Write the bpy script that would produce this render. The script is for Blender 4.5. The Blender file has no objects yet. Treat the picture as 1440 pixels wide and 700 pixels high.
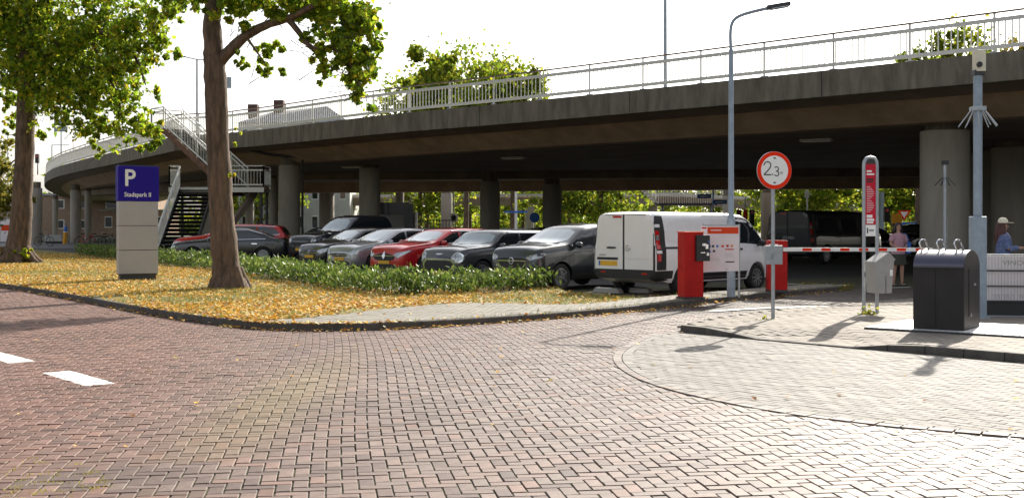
import bpy, bmesh, math, random
import numpy as np
from mathutils import Vector, Matrix
from mathutils.bvhtree import BVHTree
from mathutils.geometry import delaunay_2d_cdt

random.seed(7); rng = np.random.default_rng(7)
S = bpy.context.scene
COL = S.collection
R = math.radians
PI = math.pi

# ------------------------------------------------------------------ camera
F = 1680.0; KY = F/1140.0; CX = 720.0; CY = 315.0; H = 1.6
cam = bpy.data.cameras.new('camera'); cam_o = bpy.data.objects.new('camera', cam); COL.objects.link(cam_o)
cam_o.location = (0, 0, H); cam_o.rotation_euler = (R(90), 0, 0)
cam.sensor_width = 36; cam.lens = 36 * F / 1440; cam.shift_y = -(350 - CY) / 1440
cam.clip_start = 0.1; cam.clip_end = 3000
S.camera = cam_o

# ------------------------------------------------------------------ light
SUN_AZ, SUN_EL = R(26), R(31.5)          # azimuth from +Y towards +X
w = bpy.data.worlds.new('World'); S.world = w; w.use_nodes = True
nt = w.node_tree; bg = nt.nodes['Background']
sky = nt.nodes.new('ShaderNodeTexSky'); sky.sky_type = 'NISHITA'; sky.sun_disc = False
sky.sun_elevation = SUN_EL; sky.sun_rotation = SUN_AZ
sky.air_density = 1.0; sky.dust_density = 3.0; sky.ozone_density = 1.0
hs = nt.nodes.new('ShaderNodeHueSaturation'); hs.inputs['Saturation'].default_value = 0.32
nt.links.new(sky.outputs[0], hs.inputs['Color']); nt.links.new(hs.outputs[0], bg.inputs[0])
bg.inputs[1].default_value = 0.115
sl = bpy.data.lights.new('sun', 'SUN'); sl.energy = 4.9; sl.angle = R(0.53); sl.color = (1.0, 0.93, 0.81)
so = bpy.data.objects.new('sun', sl); COL.objects.link(so)
sd = Vector((math.sin(SUN_AZ) * math.cos(SUN_EL), math.cos(SUN_AZ) * math.cos(SUN_EL), math.sin(SUN_EL)))
so.rotation_euler = sd.to_track_quat('Z', 'Y').to_euler(); so.location = (20, 30, 40)
S.view_settings.view_transform = 'Standard'; S.view_settings.look = 'None'
S.view_settings.exposure = 0.9; S.view_settings.gamma = 1.0
S.render.engine = 'CYCLES'
S.cycles.max_bounces = 6; S.cycles.diffuse_bounces = 3; S.cycles.glossy_bounces = 3; S.cycles.transparent_max_bounces = 4
S.cycles.use_denoising = True

def at(px, py, z=0.0):
    Y = (H - z) * F / (py - CY); return Vector(((px - CX) / F * Y, Y, z))
def Q(pts): return [(p[0], p[1]*KY) + tuple(p[2:]) for p in pts]
def X_(px, Y): return (px - CX) / F * Y
def Z_(py, Y): return H + (CY - py) / F * Y

# ------------------------------------------------------------------ materials
M = {}
def mat(name, col, rough=0.6, metal=0.0, var=0.15, scale=6.0, bump=0.0, bscale=40.0, coat=0.0, attr=False, trans=0.0, spec=0.5, col2=None, emit=None, dirt=0.0, cuts=(0.35,0.65), streak=False):
    m = bpy.data.materials.new(name); m.use_nodes = True
    n = m.node_tree.nodes; l = m.node_tree.links; b = n['Principled BSDF']
    b.inputs['Roughness'].default_value = rough; b.inputs['Metallic'].default_value = metal
    b.inputs['Specular IOR Level'].default_value = spec
    if coat: b.inputs['Coat Weight'].default_value = coat; b.inputs['Coat Roughness'].default_value = 0.04
    c = tuple(col) + (1,)
    tc = n.new('ShaderNodeTexCoord'); src = tc.outputs['Object']
    if streak:
        mp = n.new('ShaderNodeMapping'); mp.inputs['Scale'].default_value = (1, 1, 0.22); l.new(src, mp.inputs[0]); src2 = mp.outputs[0]
    else: src2 = src
    last = None
    if attr:
        a = n.new('ShaderNodeAttribute'); a.attribute_name = 'Col'; last = a.outputs['Color']
    if var or col2:
        no = n.new('ShaderNodeTexNoise'); no.inputs['Scale'].default_value = scale; no.inputs['Detail'].default_value = 6; no.inputs['Roughness'].default_value = 0.65
        l.new(src2, no.inputs['Vector'])
        mr = n.new('ShaderNodeMapRange'); mr.inputs[1].default_value = cuts[0]; mr.inputs[2].default_value = cuts[1]
        l.new(no.outputs['Fac'], mr.inputs[0])
        mx = n.new('ShaderNodeMix'); mx.data_type = 'RGBA'
        l.new(mr.outputs[0], mx.inputs[0])
        if last is not None:
            mx.blend_type = 'MULTIPLY'; mx.inputs[0].default_value = 1
            mr.inputs[3].default_value = 1 - var; mr.inputs[4].default_value = 1 + var
            cmb = n.new('ShaderNodeCombineColor')
            for i in range(3): l.new(mr.outputs[0], cmb.inputs[i])
            l.new(last, mx.inputs[6]); l.new(cmb.outputs[0], mx.inputs[7])
            l.links if False else None
            for lk in list(mx.inputs[0].links): l.remove(lk)
            mx.inputs[0].default_value = 1
        else:
            c2 = tuple(col2) if col2 else tuple(x * (1 - 2 * var) for x in col)
            mx.inputs[6].default_value = tuple(c2) + (1,)
            mx.inputs[7].default_value = c
        last = mx.outputs[2]
    if last is not None: l.new(last, b.inputs['Base Color'])
    else: b.inputs['Base Color'].default_value = c
    if bump:
        nb = n.new('ShaderNodeTexNoise'); nb.inputs['Scale'].default_value = bscale; nb.inputs['Detail'].default_value = 5
        l.new(src2, nb.inputs['Vector'])
        bp = n.new('ShaderNodeBump'); bp.inputs['Strength'].default_value = bump; bp.inputs['Distance'].default_value = 0.02
        l.new(nb.outputs['Fac'], bp.inputs['Height']); l.new(bp.outputs[0], b.inputs['Normal'])
    if trans:
        tr = n.new('ShaderNodeBsdfTranslucent'); ms = n.new('ShaderNodeMixShader'); ms.inputs[0].default_value = trans
        if last is not None: l.new(last, tr.inputs[0])
        else: tr.inputs[0].default_value = c
        out = n['Material Output']
        l.new(b.outputs[0], ms.inputs[1]); l.new(tr.outputs[0], ms.inputs[2]); l.new(ms.outputs[0], out.inputs[0])
    if emit: b.inputs['Emission Color'].default_value = tuple(emit) + (1,); b.inputs['Emission Strength'].default_value = 1
    M[name] = m; return m

mat('brick', (0.3,0.17,0.13), 0.62, var=0.14, scale=9, attr=True, bump=0.08, bscale=70, spec=0.22)
mat('greybrick', (0.4,0.4,0.39), 0.8, var=0.12, scale=3, attr=True, bump=0.08, bscale=70, spec=0.2)
mat('joint', (0.035,0.03,0.02), 0.95, var=0.3, scale=4, col2=(0.06,0.06,0.02))
mat('joint_pale', (0.16,0.15,0.13), 0.95, var=0.25, scale=4)
mat('asphalt', (0.04,0.038,0.038), 0.85, var=0.2, scale=1.2, bump=0.3, bscale=90)
mat('far_road', (0.2,0.2,0.205), 0.8, var=0.15, scale=0.6, bump=0.2)
mat('far_ground', (0.1,0.11,0.05), 0.9, var=0.2, scale=0.3)
mat('kerb', (0.11,0.098,0.085), 0.85, var=0.2, scale=5, bump=0.3, bscale=70)
mat('turf', (0.26,0.17,0.045), 0.95, var=0.2, scale=1.3, col2=(0.1,0.12,0.03), bump=0.6, bscale=50)
mat('litter', (0.5,0.3,0.05), 0.75, attr=True, var=0.1, trans=0.25)
mat('grassblade', (0.1,0.16,0.03), 0.7, attr=True, var=0.0, trans=0.35)
mat('leaf', (0.08,0.12,0.02), 0.45, attr=True, var=0.0, trans=0.62, spec=0.3)
mat('hedgeleaf', (0.05,0.1,0.02), 0.42, attr=True, var=0.0, trans=0.4, spec=0.4)
mat('bark', (0.17,0.11,0.072), 0.9, var=0.3, scale=9, bump=1.0, bscale=30, streak=True, col2=(0.055,0.038,0.027))
mat('twig', (0.06,0.045,0.03), 0.9, var=0.2, scale=10)
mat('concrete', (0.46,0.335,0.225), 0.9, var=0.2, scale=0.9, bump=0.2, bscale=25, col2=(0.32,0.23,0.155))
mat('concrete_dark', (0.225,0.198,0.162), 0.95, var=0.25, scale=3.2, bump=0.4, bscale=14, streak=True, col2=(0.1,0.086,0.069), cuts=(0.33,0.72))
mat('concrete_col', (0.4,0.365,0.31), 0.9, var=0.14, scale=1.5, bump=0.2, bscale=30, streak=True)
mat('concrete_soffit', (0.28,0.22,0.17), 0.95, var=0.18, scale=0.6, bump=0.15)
mat('white_steel', (0.68,0.68,0.65), 0.5, var=0.06, scale=3)
mat('handrail', (0.2,0.15,0.11), 0.5, var=0.2, scale=3)
mat('galv', (0.42,0.45,0.48), 0.42, 0.55, var=0.1, scale=12)
mat('galv_blue', (0.30,0.37,0.45), 0.5, 0.2, var=0.1, scale=8)
mat('steel_dark', (0.05,0.05,0.055), 0.5, 0.2, var=0.1)
mat('rust', (0.22,0.12,0.08), 0.85, var=0.25, scale=4)
mat('red_paint', (0.5,0.01,0.008), 0.45, var=0.12, scale=4, spec=0.2)
mat('sign_red', (0.88,0.035,0.006), 0.5, var=0.03, spec=0.1)
mat('sign_white', (0.9,0.9,0.88), 0.45, var=0.03)
mat('board_white', (0.8,0.73,0.74), 0.4, var=0.03)
mat('sign_black', (0.02,0.02,0.02), 0.5, var=0)
mat('sign_blue', (0.022,0.012,0.28), 0.5, var=0.04, spec=0.15)
mat('info_blue', (0.03,0.16,0.6), 0.4, var=0.04)
mat('silver_panel', (0.42,0.41,0.415), 0.45, 0.25, var=0.03, scale=3)
mat('panel_red', (0.58,0.02,0.045), 0.5, var=0.03, spec=0.15)
mat('orange_red', (0.72,0.07,0.02), 0.5, var=0.03, spec=0.15)
mat('yellow_plate', (0.8,0.45,0.03), 0.4, var=0.03)
mat('yellow_plastic', (0.8,0.36,0.02), 0.45, var=0.05)
mat('amber', (0.8,0.25,0.02), 0.3, var=0)
mat('bin_black', (0.028,0.025,0.025), 0.5, var=0.15, scale=3, spec=0.3)
mat('bin_top', (0.045,0.045,0.09), 0.3, 0.0, var=0.08, coat=1.0)
mat('bin_grey', (0.36,0.35,0.34), 0.5, var=0.06)
mat('chrome', (0.75,0.76,0.78), 0.12, 1.0, var=0)
mat('slab', (0.72,0.72,0.72), 0.5, 0.2, var=0.08, scale=5, bump=0.2, bscale=80)
mat('glass', (0.015,0.02,0.025), 0.03, 0.0, var=0, spec=0.9, coat=0.6)
mat('windscreen', (0.24,0.29,0.31), 0.05, 0.55, var=0, spec=1.0, coat=1.0)
mat('lamp_glass', (0.55,0.58,0.6), 0.06, 0.5, var=0.3, scale=14, coat=1)
mat('tail_red', (0.5,0.01,0.01), 0.12, var=0, coat=1)
mat('rubber', (0.018,0.018,0.018), 0.8, var=0.1)
mat('plastic_black', (0.022,0.022,0.024), 0.5, var=0.1)
mat('rim', (0.35,0.36,0.37), 0.3, 0.8, var=0)
mat('p_white', (0.88,0.88,0.88), 0.3, var=0.03, scale=2, coat=0.6)
mat('p_grey', (0.02,0.024,0.03), 0.3, 0.35, var=0.05, coat=1)
mat('p_mini', (0.055,0.06,0.064), 0.28, 0.4, var=0.05, coat=1)
mat('p_red', (0.58,0.008,0.014), 0.28, 0.2, var=0.05, coat=1)
mat('p_silver', (0.42,0.42,0.44), 0.3, 0.6, var=0.05, coat=1)
mat('p_black', (0.016,0.016,0.02), 0.25, 0.1, var=0.0, coat=1)
mat('p_navy', (0.014,0.018,0.03), 0.25, 0.1, var=0.0, coat=1)
mat('skin', (0.5,0.29,0.21), 0.55, var=0.06)
mat('pink_cloth', (0.52,0.3,0.36), 0.9, var=0.1, scale=12)
mat('dark_cloth', (0.06,0.07,0.055), 0.9, var=0.15, scale=10)
mat('denim', (0.05,0.085,0.22), 0.9, var=0.3, scale=14, col2=(0.16,0.2,0.34))
mat('hair', (0.03,0.015,0.012), 0.5, var=0.3, scale=20)
mat('hair_red', (0.09,0.025,0.02), 0.5, var=0.3, scale=20)
mat('cream', (0.72,0.68,0.55), 0.8, var=0.06)
mat('bag_blue', (0.03,0.15,0.55), 0.6, var=0.1)
mat('brickwall', (0.36,0.25,0.18), 0.9, var=0.15, scale=2)
mat('pale_wall', (0.55,0.54,0.52), 0.85, var=0.08, scale=1)
mat('roof_grey', (0.36,0.36,0.37), 0.8, var=0.1, scale=2)
mat('chimney', (0.12,0.07,0.06), 0.9, var=0.2)
mat('paint_line', (0.78,0.78,0.76), 0.7, var=0.12, scale=10)
mat('soil', (0.13,0.095,0.06), 0.95, var=0.25, scale=3, bump=0.6, bscale=40)

# painted dashes printed across the road bricks: two rectangles in road coordinates
def dash_paint(m, rects):
    n = m.node_tree.nodes; l = m.node_tree.links; b = n['Principled BSDF']; src = b.inputs['Base Color'].links[0].from_socket
    geo = n.new('ShaderNodeNewGeometry'); total = None
    for (cx, cy, ang, L, wd) in rects:
        mp = n.new('ShaderNodeMapping'); mp.vector_type = 'TEXTURE'; mp.inputs['Location'].default_value = (cx, cy, 0); mp.inputs['Rotation'].default_value = (0, 0, ang); mp.inputs['Scale'].default_value = (L/2, wd/2, 1)
        l.new(geo.outputs['Position'], mp.inputs[0]); sx = n.new('ShaderNodeSeparateXYZ'); l.new(mp.outputs[0], sx.inputs[0]); ps = []
        for i in (0, 1):
            a = n.new('ShaderNodeMath'); a.operation = 'ABSOLUTE'; l.new(sx.outputs[i], a.inputs[0]); c = n.new('ShaderNodeMath'); c.operation = 'LESS_THAN'; c.inputs[1].default_value = 1; l.new(a.outputs[0], c.inputs[0]); ps.append(c)
        mu = n.new('ShaderNodeMath'); mu.operation = 'MULTIPLY'; l.new(ps[0].outputs[0], mu.inputs[0]); l.new(ps[1].outputs[0], mu.inputs[1])
        if total is None: total = mu
        else: ad = n.new('ShaderNodeMath'); ad.operation = 'MAXIMUM'; l.new(total.outputs[0], ad.inputs[0]); l.new(mu.outputs[0], ad.inputs[1]); total = ad
    no = n.new('ShaderNodeTexNoise'); no.inputs['Scale'].default_value = 22; no.inputs['Detail'].default_value = 5; l.new(geo.outputs['Position'], no.inputs['Vector'])
    mr = n.new('ShaderNodeMapRange'); mr.inputs[1].default_value = .3; mr.inputs[2].default_value = .42; l.new(no.outputs['Fac'], mr.inputs[0])
    m2 = n.new('ShaderNodeMath'); m2.operation = 'MULTIPLY'; l.new(total.outputs[0], m2.inputs[0]); l.new(mr.outputs[0], m2.inputs[1])
    mx = n.new('ShaderNodeMix'); mx.data_type = 'RGBA'; l.new(m2.outputs[0], mx.inputs[0]); l.new(src, mx.inputs[6]); mx.inputs[7].default_value = (.72,.72,.7,1); l.new(mx.outputs[2], b.inputs['Base Color'])
dash_paint(M['brick'], [(-4.54,12.48,R(-50.6),1.3,.3),(-6.12,14.42,R(-50.6),1.3,.3)])

# ------------------------------------------------------------------ object helpers
def link(o, parent=None):
    COL.objects.link(o)
    if parent is not None: o.parent = parent
    return o
def tag(o, label=None, cat=None, group=None, kind=None):
    if label: o['label'] = label
    if cat: o['category'] = cat
    if group: o['group'] = group
    if kind: o['kind'] = kind
    return o
def thing(name, label, cat, loc=(0, 0, 0), rz=0.0, group=None):
    o = bpy.data.objects.new(name, None); COL.objects.link(o); o.empty_display_size = 0.2
    o.location = loc; o.rotation_euler = (0, 0, rz); return tag(o, label, cat, group)
def copy_tree(o, parent=None):
    c = o.copy(); COL.objects.link(c)
    if parent is not None: c.parent = parent
    for ch in list(o.children): copy_tree(ch, c)
    return c

class MB:
    def __init__(s): s.v = []; s.f = []; s.mi = []
    def add(s, vs, fs, mi=0):
        k = len(s.v); s.v += [tuple(p) for p in vs]; s.f += [tuple(i + k for i in f) for f in fs]; s.mi += [mi] * len(fs); return s
    def box(s, c, sz, rz=0.0, mi=0, taper=1.0, m=None):
        x, y, z = sz[0] / 2, sz[1] / 2, sz[2] / 2
        p = [(-x,-y,-z),(x,-y,-z),(x,y,-z),(-x,y,-z),(-x*taper,-y*taper,z),(x*taper,-y*taper,z),(x*taper,y*taper,z),(-x*taper,y*taper,z)]
        ca, sa = math.cos(rz), math.sin(rz)
        q = []
        for a in p:
            a = Vector(a)
            if m is not None: a = m @ a
            q.append((c[0] + a.x*ca - a.y*sa, c[1] + a.x*sa + a.y*ca, c[2] + a.z))
        return s.add(q, [(0,3,2,1),(4,5,6,7),(0,1,5,4),(1,2,6,5),(2,3,7,6),(3,0,4,7)], mi)
    def bar(s, a, b, wd, ht, up=(0,0,1), mi=0):
        a = Vector(a); b = Vector(b); d = (b - a).normalized(); u = Vector(up)
        sx = d.cross(u)
        if sx.length < 1e-4: sx = d.cross(Vector((1,0,0)))
        sx.normalize(); u = sx.cross(d).normalized(); sx = sx * wd/2; u = u * ht/2
        p = [a-sx-u, a+sx-u, a+sx+u, a-sx+u, b-sx-u, b+sx-u, b+sx+u, b-sx+u]
        return s.add(p, [(0,1,2,3),(7,6,5,4),(0,4,5,1),(1,5,6,2),(2,6,7,3),(3,7,4,0)], mi)
    def tube(s, path, rad, n=8, cap=True, mi=0, closed=False):
        P = [Vector(p) for p in path]
        if not hasattr(rad, '__len__'): rad = [rad] * len(P)
        rings = []; prev = None; N = len(P)
        for i, p in enumerate(P):
            if closed: t = P[(i+1) % N] - P[i-1]
            elif i == 0: t = P[1] - P[0]
            elif i == N-1: t = P[-1] - P[-2]
            else: t = (P[i+1] - P[i]).normalized() + (P[i] - P[i-1]).normalized()
            t.normalize()
            if prev is None:
                u = t.orthogonal().normalized()
            else:
                u = prev - t * prev.dot(t); u.normalize()
            prev = u; v = t.cross(u)
            rings.append([p + (u*math.cos(2*PI*k/n) + v*math.sin(2*PI*k/n)) * rad[i] for k in range(n)])
        vs = [q for r in rings for q in r]; fs = []
        for i in range(N if closed else N-1):
            j = (i+1) % N
            for k in range(n):
                k2 = (k+1) % n; fs.append((i*n+k, i*n+k2, j*n+k2, j*n+k))
        if cap and not closed: fs.append(tuple(range(n-1,-1,-1))); fs.append(tuple((N-1)*n+k for k in range(n)))
        return s.add(vs, fs, mi)
    def cyl(s, a, b, r0, r1=None, n=16, mi=0): return s.tube([a, b], [r0, r0 if r1 is None else r1], n, True, mi)
    def prism(s, poly, z0, z1, mi=0):
        n = len(poly); vs = [(p[0], p[1], z0) for p in poly] + [(p[0], p[1], z1) for p in poly]
        fs = [tuple(range(n-1,-1,-1)), tuple(range(n, 2*n))] + [(i, (i+1)%n, n+(i+1)%n, n+i) for i in range(n)]
        return s.add(vs, fs, mi)
    def extr(s, poly, a0, a1, axis='x', mi=0):
        """polygon in the plane across the axis, extruded along it"""
        n = len(poly)
        mk = {'x': lambda p, t: (t, p[0], p[1]), 'y': lambda p, t: (p[0], t, p[1]), 'z': lambda p, t: (p[0], p[1], t)}[axis]
        vs = [mk(p, a0) for p in poly] + [mk(p, a1) for p in poly]
        fs = [tuple(range(n-1,-1,-1)), tuple(range(n, 2*n))] + [(i, (i+1)%n, n+(i+1)%n, n+i) for i in range(n)]
        return s.add(vs, fs, mi)
    def lathe(s, prof, n=24, mi=0, axis='z', c=(0,0,0)):
        k = len(prof); vs = []
        for i in range(n):
            a = 2*PI*i/n
            for r, h in prof:
                x, y = r*math.cos(a), r*math.sin(a)
                p = (x, y, h) if axis == 'z' else ((h, x, y) if axis == 'x' else (x, h, y))
                vs.append((p[0]+c[0], p[1]+c[1], p[2]+c[2]))
        fs = []
        for i in range(n):
            j = (i+1) % n
            for q in range(k-1): fs.append((i*k+q, j*k+q, j*k+q+1, i*k+q+1))
        return s.add(vs, fs, mi)
    def mesh(s, name, mats, smooth=False, sharp=35):
        me = bpy.data.meshes.new(name); me.from_pydata(s.v, [], s.f)
        if not isinstance(mats, (list, tuple)): mats = [mats]
        for m in mats: me.materials.append(M[m] if isinstance(m, str) else m)
        if len(mats) > 1: me.polygons.foreach_set('material_index', s.mi)
        bm = bmesh.new(); bm.from_mesh(me); bmesh.ops.recalc_face_normals(bm, faces=bm.faces); bm.to_mesh(me); bm.free()
        if smooth:
            me.polygons.foreach_set('use_smooth', [True]*len(me.polygons)); me.set_sharp_from_angle(angle=R(sharp))
        me.update(); return me
    def build(s, name, mats, parent=None, smooth=False, bevel=0.0, sharp=35):
        o = bpy.data.objects.new(name, s.mesh(name, mats, smooth, sharp)); link(o, parent)
        if bevel:
            b = o.modifiers.new('bevel', 'BEVEL'); b.width = bevel; b.segments = 2; b.limit_method = 'ANGLE'
        return o

def mesh_np(name, V, Fq, material, C=None, smooth=False):
    """fast mesh: V (n,3); Fq (m,k) faces with k corners; C (n,3) colour per vertex"""
    me = bpy.data.meshes.new(name); V = np.asarray(V, np.float32); Fq = np.asarray(Fq, np.int32)
    m, k = Fq.shape
    me.vertices.add(len(V)); me.vertices.foreach_set('co', V.ravel())
    me.loops.add(m*k); me.loops.foreach_set('vertex_index', Fq.ravel())
    me.polygons.add(m); me.polygons.foreach_set('loop_start', np.arange(0, m*k, k, dtype=np.int32))
    me.polygons.foreach_set('loop_total', np.full(m, k, np.int32))
    me.polygons.foreach_set('use_smooth', np.full(m, bool(smooth)))
    me.update(calc_edges=True); me.materials.append(M[material])
    if C is not None:
        a = me.attributes.new('Col', 'FLOAT_COLOR', 'POINT')
        a.data.foreach_set('color', np.concatenate([C, np.ones((len(C),1))], 1).astype(np.float32).ravel())
    return me
def obj_np(name, V, Fq, material, C=None, parent=None, smooth=False):
    return link(bpy.data.objects.new(name, mesh_np(name, V, Fq, material, C, smooth)), parent)

def in_poly(P, poly):
    P = np.atleast_2d(P); x, y = P[:,0], P[:,1]; r = np.zeros(len(P), bool); n = len(poly)
    for i in range(n):
        x1, y1 = poly[i][:2]; x2, y2 = poly[(i+1)%n][:2]
        if y1 == y2: continue
        c = ((y1 > y) != (y2 > y)) & (x < (x2-x1)*(y-y1)/(y2-y1) + x1)
        r ^= c
    return r
def resample(pl, step):
    pl = [Vector(p) for p in pl]; out = [pl[0].copy()]; acc = 0.0; need = step
    for a, b in zip(pl, pl[1:]):
        L = (b-a).length; t = 0.0
        while L - t >= need:
            t += need; out.append(a.lerp(b, t/L)); need = step
        need -= (L - t)
    return out
def smooth_line(pl, it=2):
    pl = [Vector(p) for p in pl]
    for _ in range(it):
        o = [pl[0]]
        for a, b in zip(pl, pl[1:]): o += [a.lerp(b, .25), a.lerp(b, .75)]
        o.append(pl[-1]); pl = o
    return pl
def offset_line(pl, d):
    out = []
    for i, p in enumerate(pl):
        a = pl[max(0,i-1)]; b = pl[min(len(pl)-1,i+1)]; t = (Vector(b)-Vector(a)); t.normalize()
        out.append(Vector((p[0] - t.y*d, p[1] + t.x*d)))
    return out
def text_obj(name, txt, size, material, parent, loc, rot, extrude=0.002, align='CENTER', sx=1.0, bold=0.0):
    cu = bpy.data.curves.new(name, 'FONT'); cu.body = txt; cu.size = size; cu.extrude = extrude; cu.align_x = align; cu.align_y = 'CENTER'; cu.offset = bold
    t = bpy.data.objects.new(name, cu); COL.objects.link(t)
    dg = bpy.context.evaluated_depsgraph_get(); dg.update()
    me = bpy.data.meshes.new_from_object(t.evaluated_get(dg)); COL.objects.unlink(t); bpy.data.objects.remove(t)
    me.materials.clear(); me.materials.append(M[material])
    o = bpy.data.objects.new(name, me); link(o, parent); o.location = loc; o.rotation_euler = rot; o.scale = (sx, 1, 1); return o
# ================================================================== GROUND
K1 = smooth_line(Q([(-60,58),(-40,42),(-22,28),(-13.1,20.7),(-9.8,17.7),(-6.9,14.8),(-4.76,12.95),(-3.9,12.35),(-3.1,12.14),(-2.1,12.2),(-0.9,12.75),(.47,13.5),(1.8,14.5),(3.1,15.6),(5.0,17.3),(8.1,19.6)]), 2)
ISL_BACK = Q([(8.45,20.05),(7.6,20.5),(2.6,16.5),(1.2,18.2),(1.0,20.0),(-1.4,18.9),(-2.5,17.9),(-5.3,20.9),(-10.3,27.6),(-14,31.5),(-22.5,41.8),(-30,50),(-70,66)])
ISLAND = [tuple(p) for p in K1] + ISL_BACK
RS_FRONT = [Vector(p) for p in Q([(2.5,12.05),(3.34,11.25),(4.19,10.6),(5.1,9.98),(5.95,9.35),(9,7.05),(15,2.6)])]
RS = [tuple(p) for p in RS_FRONT] + Q([(30,3),(30,24),(14,20.5),(9,17.6),(5.4,15.4),(3.4,13.7)])
ARC = smooth_line(Q([(2.5,12.05),(2.15,11.9),(1.74,11.05),(1.28,9.86),(1.3,8.69),(1.63,7.76),(2.31,6.94),(3.0,6.49),(3.88,6.14),(6,5.4),(9,4.5),(15,2.6)]), 2)
BAY = [tuple(p) for p in ARC] + [tuple(p) for p in reversed(RS_FRONT[1:-1])]

def rs_h(P):
    """height of the right pavement: 9 cm, falling to the road at the dropped kerb"""
    P = np.atleast_2d(P); d = np.hypot(P[:,0]-3.85, P[:,1]-10.87*KY)
    e = np.hypot(P[:,0]-3.2, P[:,1]-13.2); lane = np.clip((P[:,0]*0.0 + 1), 0, 1)
    g = np.clip(1.25*np.exp(-(d/1.15)**4), 0, 1)
    # distance from the lane side: flush there too
    a, b = np.array([3.4,13.7*KY]), np.array([9,17.6*KY]); t = (b-a)/np.linalg.norm(b-a); nrm = np.array([t[1],-t[0]])
    s = np.clip(((P-a)@nrm)/1.3, 0, 1)
    return np.maximum(0.012, 0.095*(1-g)*s)

big = MB(); big.add([(-900,-60,-.03),(900,-60,-.03),(900,1500,-.03),(-900,1500,-.03)], [(0,1,2,3)])
g = big.build('ground', 'far_ground'); tag(g, kind='structure')
pk = MB(); pk.add(Q([(-30,9,-.022),(60,9,-.022),(60,70,-.022),(-60,70,-.022),(-60,30,-.022)]), [(0,1,2,3,4)])
tag(pk.build('parking_lot', 'asphalt'), kind='structure')
fr = MB(); fr.add(Q([(-120,58,-.014),(-20,54,-.014),(-16,66,-.014),(-120,82,-.014)]), [(0,1,2,3)])
tag(fr.build('far_road', 'far_road'), kind='structure')
fr = MB(); fr.add(Q([(-14,72,-.014),(90,72,-.014),(90,90,-.014),(-14,90,-.014)]), [(0,1,2,3)])
tag(fr.build('back_road', 'far_road'), kind='structure')
rb = MB(); rb.add(Q([(-80,-3,-.016),(30,-3,-.016),(30,30,-.016),(9.5,24.5,-.016),(-4,16.6,-.016),(-60,70,-.016),(-80,60,-.016)]), [(0,1,2,3,4,5,6)])
road = rb.build('road', 'joint'); tag(road, kind='structure')

def brick_mesh_arrays(B, cut=0.0028, deep=0.03):
    """B rows: cx, cy, ang, l, w, z, tiltx, tilty, r,g,b -> verts, quads, colours"""
    n = len(B); l = B[:,3]/2; w_ = B[:,4]/2
    sx = np.array([-1,1,1,-1]); sy = np.array([-1,-1,1,1])
    V = np.zeros((n,12,3)); 
    for lv, (ins, zz) in enumerate([(0,-deep),(0,-cut),(cut,0)]):
        for k in range(4):
            V[:,lv*4+k,0] = sx[k]*(l-ins); V[:,lv*4+k,1] = sy[k]*(w_-ins)
            V[:,lv*4+k,2] = zz + V[:,lv*4+k,0]*B[:,6] + V[:,lv*4+k,1]*B[:,7]
    ca, sa = np.cos(B[:,2])[:,None], np.sin(B[:,2])[:,None]
    x = V[:,:,0]*ca - V[:,:,1]*sa + B[:,0:1]; y = V[:,:,0]*sa + V[:,:,1]*ca + B[:,1:2]
    V[:,:,0] = x; V[:,:,1] = y; V[:,:,2] += B[:,5:6]
    q = [(8,9,10,11)]
    for lv in (0,4):
        for k in range(4): q.append((lv+k, lv+(k+1)%4, lv+4+(k+1)%4, lv+4+k))
    q = np.array(q); Fq = (q[None] + (np.arange(n)*12)[:,None,None]).reshape(-1,4)
    C = np.repeat(B[:,None,8:11], 12, 1).reshape(-1,3)
    return V.reshape(-1,3), Fq, C
def in_view(P, margin=160, z=0):
    x = CX + F*P[:,0]/np.maximum(P[:,1],.1); y = CY + F*(H-z)/np.maximum(P[:,1],.1)
    return (x > -margin) & (x < 1440+margin) & (y < 700+margin*0.9) & (P[:,1] > 2)
def pave(B, name, field, parent, material, nsingle=300):
    """nearest pieces become parts of their own, the rest one part"""
    inside = in_view(B[:,:2], -12)
    d = np.where(inside, np.hypot(B[:,0], B[:,1]), 1e9); order = np.argsort(d)
    near, rest = order[:nsingle], order[nsingle:]
    V, Fq, C = brick_mesh_arrays(B[rest]); o = obj_np(field, V, Fq, material, C, parent); o['kind'] = 'stuff'
    cache = {}
    for i in near:
        b = B[i]
        key = (round(b[3],2), round(b[4],2), tuple(np.round(b[8:11]*14).astype(int)))
        if key not in cache:
            bb = b.copy()[None]; bb[0,:3] = 0; bb[0,5:8] = 0; v, f, c = brick_mesh_arrays(bb); cache[key] = mesh_np(name, v, f, material, c)
        p = bpy.data.objects.new(name, cache[key]); link(p, parent)
        p.location = (b[0], b[1], b[5]); p.rotation_euler = (math.atan(b[7]), -math.atan(b[6]), b[2])
def rows(P, ang, l, w_, zf, colf, tilt=0.0035, zj=0.0012, aj=0.012):
    n = len(P); z = zf(P) + rng.normal(0, zj, n)
    e = .05; gx_ = (zf(P+[e,0])-zf(P-[e,0]))/(2*e); gy_ = (zf(P+[0,e])-zf(P-[0,e]))/(2*e); ca_, sa_ = np.cos(ang), np.sin(ang)
    return np.column_stack([P, ang + rng.normal(0, aj, n), np.full(n,l), np.full(n,w_), z, gx_*ca_+gy_*sa_+rng.normal(0,tilt,n), -gx_*sa_+gy_*ca_+rng.normal(0,tilt,n), colf(P)])

# --- herringbone road
ANG = R(8)
u = 0.1
ii, jj = np.meshgrid(np.arange(-260,190), np.arange(-20,400))
ii = ii.ravel(); jj = jj.ravel()
k = (ii - jj) % 4
hz = k == 0                       # horizontal brick occupying cells (i,j),(i+1,j)
vt = k == 2                       # vertical brick occupying cells (i,j),(i,j+1)... 
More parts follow.
